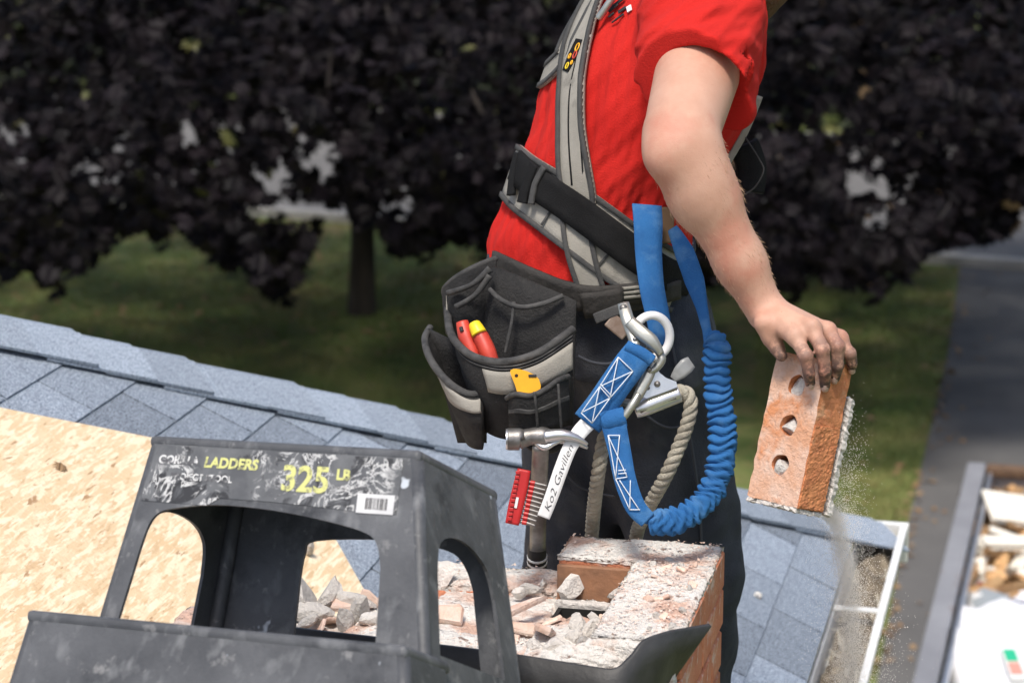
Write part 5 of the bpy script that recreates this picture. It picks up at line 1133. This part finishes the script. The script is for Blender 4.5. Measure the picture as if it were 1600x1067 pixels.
# snap hooks
hk = thing('upper_snap_hook', P(1000, 560, 3.79), 'steel snap hook clipped through the white harness ring', 'hook')
def bar2(name, pts, w_, th, m, par, n=5): q = catmull(PP(pts), n); return obj(name, ribbon(name, q, [-FW]*len(q), w_, th, 3, .0015), M[m], par)
bar2('body', [(975, 480, 3.80), (980, 498, 3.785), (988, 520, 3.775), (993, 545, 3.765)], [.017, .019, .019, .013], .010, 'steel', hk)
bar2('gate', [(986, 505, 3.775), (1002, 520, 3.765), (1018, 533, 3.762), (1032, 552, 3.765)], [.018, .021, .020, .009], .010, 'steel', hk)
rod('spine', [(1010, 540, 3.768), (1024, 545, 3.765), (1034, 560, 3.762), (1026, 574, 3.762), (1014, 582, 3.762)], [.005, .0055, .0065, .006, .005], 'steel', hk); rod('pivot', [(974, 481, 3.80), (974, 481, 3.783)], .006, 'darksteel', hk); rod('pivot', [(992, 530, 3.79), (992, 530, 3.757)], .0035, 'darksteel', hk)
h2 = thing('lower_snap_hook', P(985, 650, 3.77), 'steel snap hook holding the lower blue lanyard loop', 'hook')
bar2('body', [(1019, 568, 3.775), (1012, 588, 3.768), (1000, 612, 3.765), (990, 632, 3.765)], [.015, .017, .015, .012], .010, 'steel', h2)
rod('gate', [(998, 615, 3.752), (988, 632, 3.748), (976, 650, 3.748), (968, 658, 3.750)], [.0045, .006, .0055, .002], 'steel', h2); rod('hook_nose', [(990, 632, 3.768), (972, 628, 3.772), (958, 634, 3.772), (954, 646, 3.768)], [.007, .006, .006, .004], 'steel', h2)
rod('rivet', [(1014, 577, 3.79), (1014, 577, 3.757)], .0045, 'darksteel', h2)
rgb = thing('rope_grab', P(1020, 640, 3.8), 'bright metal rope grab clamped on the twisted rope', 'rope grab')
rod('barrel', [(992, 640, 3.785), (1010, 634, 3.785), (1040, 622, 3.785), (1062, 614, 3.785)], [.0135, .0145, .0145, .0135], 'bright', rgb, 16); rod('barrel_slot', [(1000, 643, 3.775), (1056, 621, 3.775)], .0035, 'darksteel', rgb, 8)
gp = [(1003, 600), (1014, 588), (1022, 566), (1030, 582), (1040, 590), (1056, 596), (1058, 604), (1044, 610), (1010, 622), (1000, 618)]
gc = P(1030, 600, 3.775); obj('cam_plate', plate('cam_plate', [((P(x, y, 3.775)-gc)@RT, (P(x, y, 3.775)-gc)@UP) for x, y in gp], [], gc, RT, UP, -FW, .008), M['bright'], rgb)
for x, y in ((1027, 600), (1012, 606)): rod('rivet', [(x, y, 3.775), (x, y, 3.764)], .0048 if x > 1020 else .0035, 'darksteel', rgb, 12)
rod('lower_lug', [(1018, 641, 3.785), (1036, 636, 3.785)], .004, 'bright', rgb, 8)
web('clear_tab', [(1052, 592, 3.79), (1062, 582, 3.785), (1072, 572, 3.785), (1080, 566, 3.788)], [.010, .021, .024, .018], .002, 'clear', rgb)
def rope(name, pts, r, pitch, label, grp=None):
    q = catmull(PP(pts), 40); L_ = np.concatenate([[0], np.cumsum(np.linalg.norm(np.diff(q, axis=0), axis=1))]); n = int(L_[-1]/.0022); s = np.linspace(0, L_[-1], n); q = np.stack([np.interp(s, L_, q[:, i]) for i in range(3)], 1); t, a, b = frames(q)
    R_ = thing(name, q[-1], label, 'rope', grp)
    for k in range(3):
        g = s/pitch*2*math.pi+k*2*math.pi/3; h = q+r*.52*(a*np.cos(g)[:, None]+b*np.sin(g)[:, None]); obj('strand', tube('strand', h, r*.56, 8, raw=True), M['rope'], R_)
    return R_
rope('twisted_rope', [(1058, 612, 3.785), (1070, 612, 3.785), (1079, 626, 3.785), (1076, 655, 3.79), (1062, 695, 3.80), (1042, 740, 3.81), (1020, 780, 3.85), (1003, 812, 3.90), (994, 838, 3.95), (988, 900, 4.0), (980, 990, 4.08)], .0105, .040, 'tan twisted rope looping from the rope grab down behind the blue lanyard')
rope('twisted_rope', [(968, 640, 3.79), (952, 665, 3.80), (943, 690, 3.805), (936, 730, 3.81), (930, 775, 3.86), (925, 830, 3.96), (922, 900, 4.02), (920, 990, 4.1)], .0105, .040, 'tan twisted rope hanging straight down next to the hammer')

# ------------------------------------------------------------------ the brick in his hand
a1 = nrm(-RT*.205-UP*.979); c1 = nrm(RT*.979-UP*.205); n1 = nrm(-c1*.71-FW*.71); n2 = nrm(c1*.71-FW*.71)
BC = P(1250, 674, 3.662); Lb, Wb, Hb = .212, .092, .060
hb_ = thing('held_brick', BC+a1*Lb/2, 'orange cored brick with mortar in its three holes, held in the hand', 'brick')
hol = []
for k in (-1, 0, 1):
    hol.append([(k*.057-.006+.0150*math.cos(g)*(1+.10*math.sin(3*g+k)), .001+.0150*math.sin(g)*(1+.06*math.sin(4*g+k))) for g in np.linspace(0, 2*math.pi, 21)[:-1]])
def rough_rect(L_, W_, j, n=16):
    e = []
    for (x0, y0), (x1, y1) in (((-L_/2, -W_/2), (L_/2, -W_/2)), ((L_/2, -W_/2), (L_/2, W_/2)), ((L_/2, W_/2), (-L_/2, W_/2)), ((-L_/2, W_/2), (-L_/2, -W_/2))):
        for t in np.linspace(0, 1, n, endpoint=False): e.append((x0+(x1-x0)*t+random.gauss(0, j), y0+(y1-y0)*t+random.gauss(0, j)))
    return e
bme = plate('body', rough_rect(Lb, Wb, .0007), hol, BC-n1*Hb/2, a1, n2, n1, Hb)
bo = obj('brick_body', bme, None, hb_); bme.materials.append(M['brick_bed']); bme.materials.append(M['brick_raw'])
for pgn in bme.polygons: pgn.material_index = 0 if abs(V(*pgn.normal)@n1) > .8 else 1
for k in (-1, 0, 1):
    c = BC+a1*(k*.057-.006)+n2*.001+n1*(Hb/2-.0145)-n2*.001+a1*.003; obj('mortar_plug', lumps('mortar_plug', c, .0160, amp=.12, sub=3, seed=60+k, flat=(1.12, 1.12, .9)), M['mortar'], bo)
def crag(name, o_, ax, ay, an, L_, W_, th, m, seed, par):
    rg = np.random.default_rng(seed); xs = np.linspace(-L_/2, L_/2, 40); ys = np.linspace(-W_/2, W_/2, 16); rows = [[o_+ax*(x+rg.normal(0, .0006))+ay*(y+rg.normal(0, .0006))+an*(rg.normal(0, th*.12)+th*.3*wob(np.array([[x, y, 0]], np.float32), 90, seed)[0]) for y in ys] for x in xs]
    return obj(name, grid_shell(name, rows, th, False), m, par)
crag('mortar_layer', BC-n1*(Hb/2+.009)+a1*.024+n2*.003, a1, n2, n1, Lb*.80, Wb*.99, .009, M['mortar'], 71, hb_)
crag('mortar_layer', BC+a1*(Lb/2+.001), n1, n2, a1, Hb*.97, Wb*.98, .006, M['mortar'], 72, hb_)
crag('rough_face', BC+n2*(Wb/2-.0012)+a1*.045, a1, n1, n2, Lb*.56, Hb*.95, .0032, M['brick_raw'], 73, hb_)

# ------------------------------------------------------------------ dust falling from the brick
dpth = PP([(1283, 792, 3.68), (1298, 740, 3.72), (1306, 810, 3.80), (1324, 900, 3.9), (1330, 1000, 4.0), (1326, 1100, 4.1)])[[0, 2, 3, 4, 5]]
gn = 60000; tq = RNG.random(gn)**.85; pc = np.stack([np.interp(tq, np.linspace(0, 1, 5), dpth[:, k]) for k in range(3)], 1)
wide = RNG.random(gn) < .22; sg = np.where(wide,   .010+.030*tq, .0035+.0125*tq)[:, None]; pc = pc+RNG.normal(0, 1, (gn, 3))*sg+np.where(wide, .006, 0)[:, None]*RT
puff = RNG.random(gn) < .05; pc[puff] = P(1308, 745, 3.70)+RNG.normal(0, 1, (int(puff.sum()), 3))*V(.020, .02, .042)
rr = RNG.uniform(.00024, .0005, gn)*np.where(RNG.random(gn) < .006, 2., 1); off4 = np.array([[1, 0, -.6], [-1, .2, -.6], [0, -1, -.4], [0, .2, 1.6]])
gv = (pc[:, None, :]+off4[None]*rr[:, None, None]).reshape(-1, 3); b4 = np.arange(gn)[:, None]*4; gf = np.concatenate([b4+np.array([q]) for q in ((0, 2, 1), (0, 1, 3), (1, 2, 3), (2, 0, 3))])
tag(obj('falling_dust', fastmesh('falling_dust', gv, gf, False, 3), mat('dustgrain', (.93, .87, .79), .9)), 'pale dust streaming down from the held brick', 'dust', kind='stuff')
# fine hair on the forearm
me = bme_body; nv = len(me.vertices); co = np.empty(nv*3, np.float32); no = np.empty(nv*3, np.float32); me.vertices.foreach_get('co', co); me.vertices.foreach_get('normal', no); co = co.reshape(-1, 3)+org(body).astype(np.float32); no = no.reshape(-1, 3)
ua = (co-ELB)@fa/(fa@fa); dl_ = np.linalg.norm(co-(ELB+np.clip(ua, 0, 1)[:, None]*fa), axis=1); ok = np.nonzero((ua > .08) & (ua < .95) & (dl_ < .07))[0]; pick = RNG.choice(ok, 900)
hv = []; hf = []
for i in pick:
    d = nrm(nrm(fa)*1.0+no[i]*.10+RNG.normal(0, .22, 3)); sd = nrm(np.cross(d, no[i]))*.00006; l = RNG.uniform(.005, .012); b0 = len(hv); hv += [co[i]-sd, co[i]+sd, co[i]+d*l*.6+sd*.6, co[i]+d*l+no[i]*.0008]; hf += [(b0, b0+1, b0+2), (b0, b0+2, b0+3)]
o = obj('arm_hair', mesh('arm_hair', hv, hf), mat('armhair', (.46, .30, .19), .6), body); o['kind'] = 'stuff'


# trouser seams
tro = [o for o in bpy.data.objects if o.name == 'trousers'][0]; sm_ = mat('seam', (.05, .055, .07), .9)
for nm, px, wd in (('side_seam', [(1042, 500), (1058, 580), (1078, 680), (1092, 780), (1096, 850)], .004), ('pocket_edge', [(903, 556), (925, 566), (955, 568), (985, 552)], .005), ('pocket_edge', [(1000, 640), (1040, 668), (1085, 660)], .004), ('fold', [(870, 720), (905, 760), (960, 775)], .004)):
    pts, nn = strap_path(px, .010); obj(nm, ribbon(nm, pts, nn, wd, .002, 2), sm_, tro)
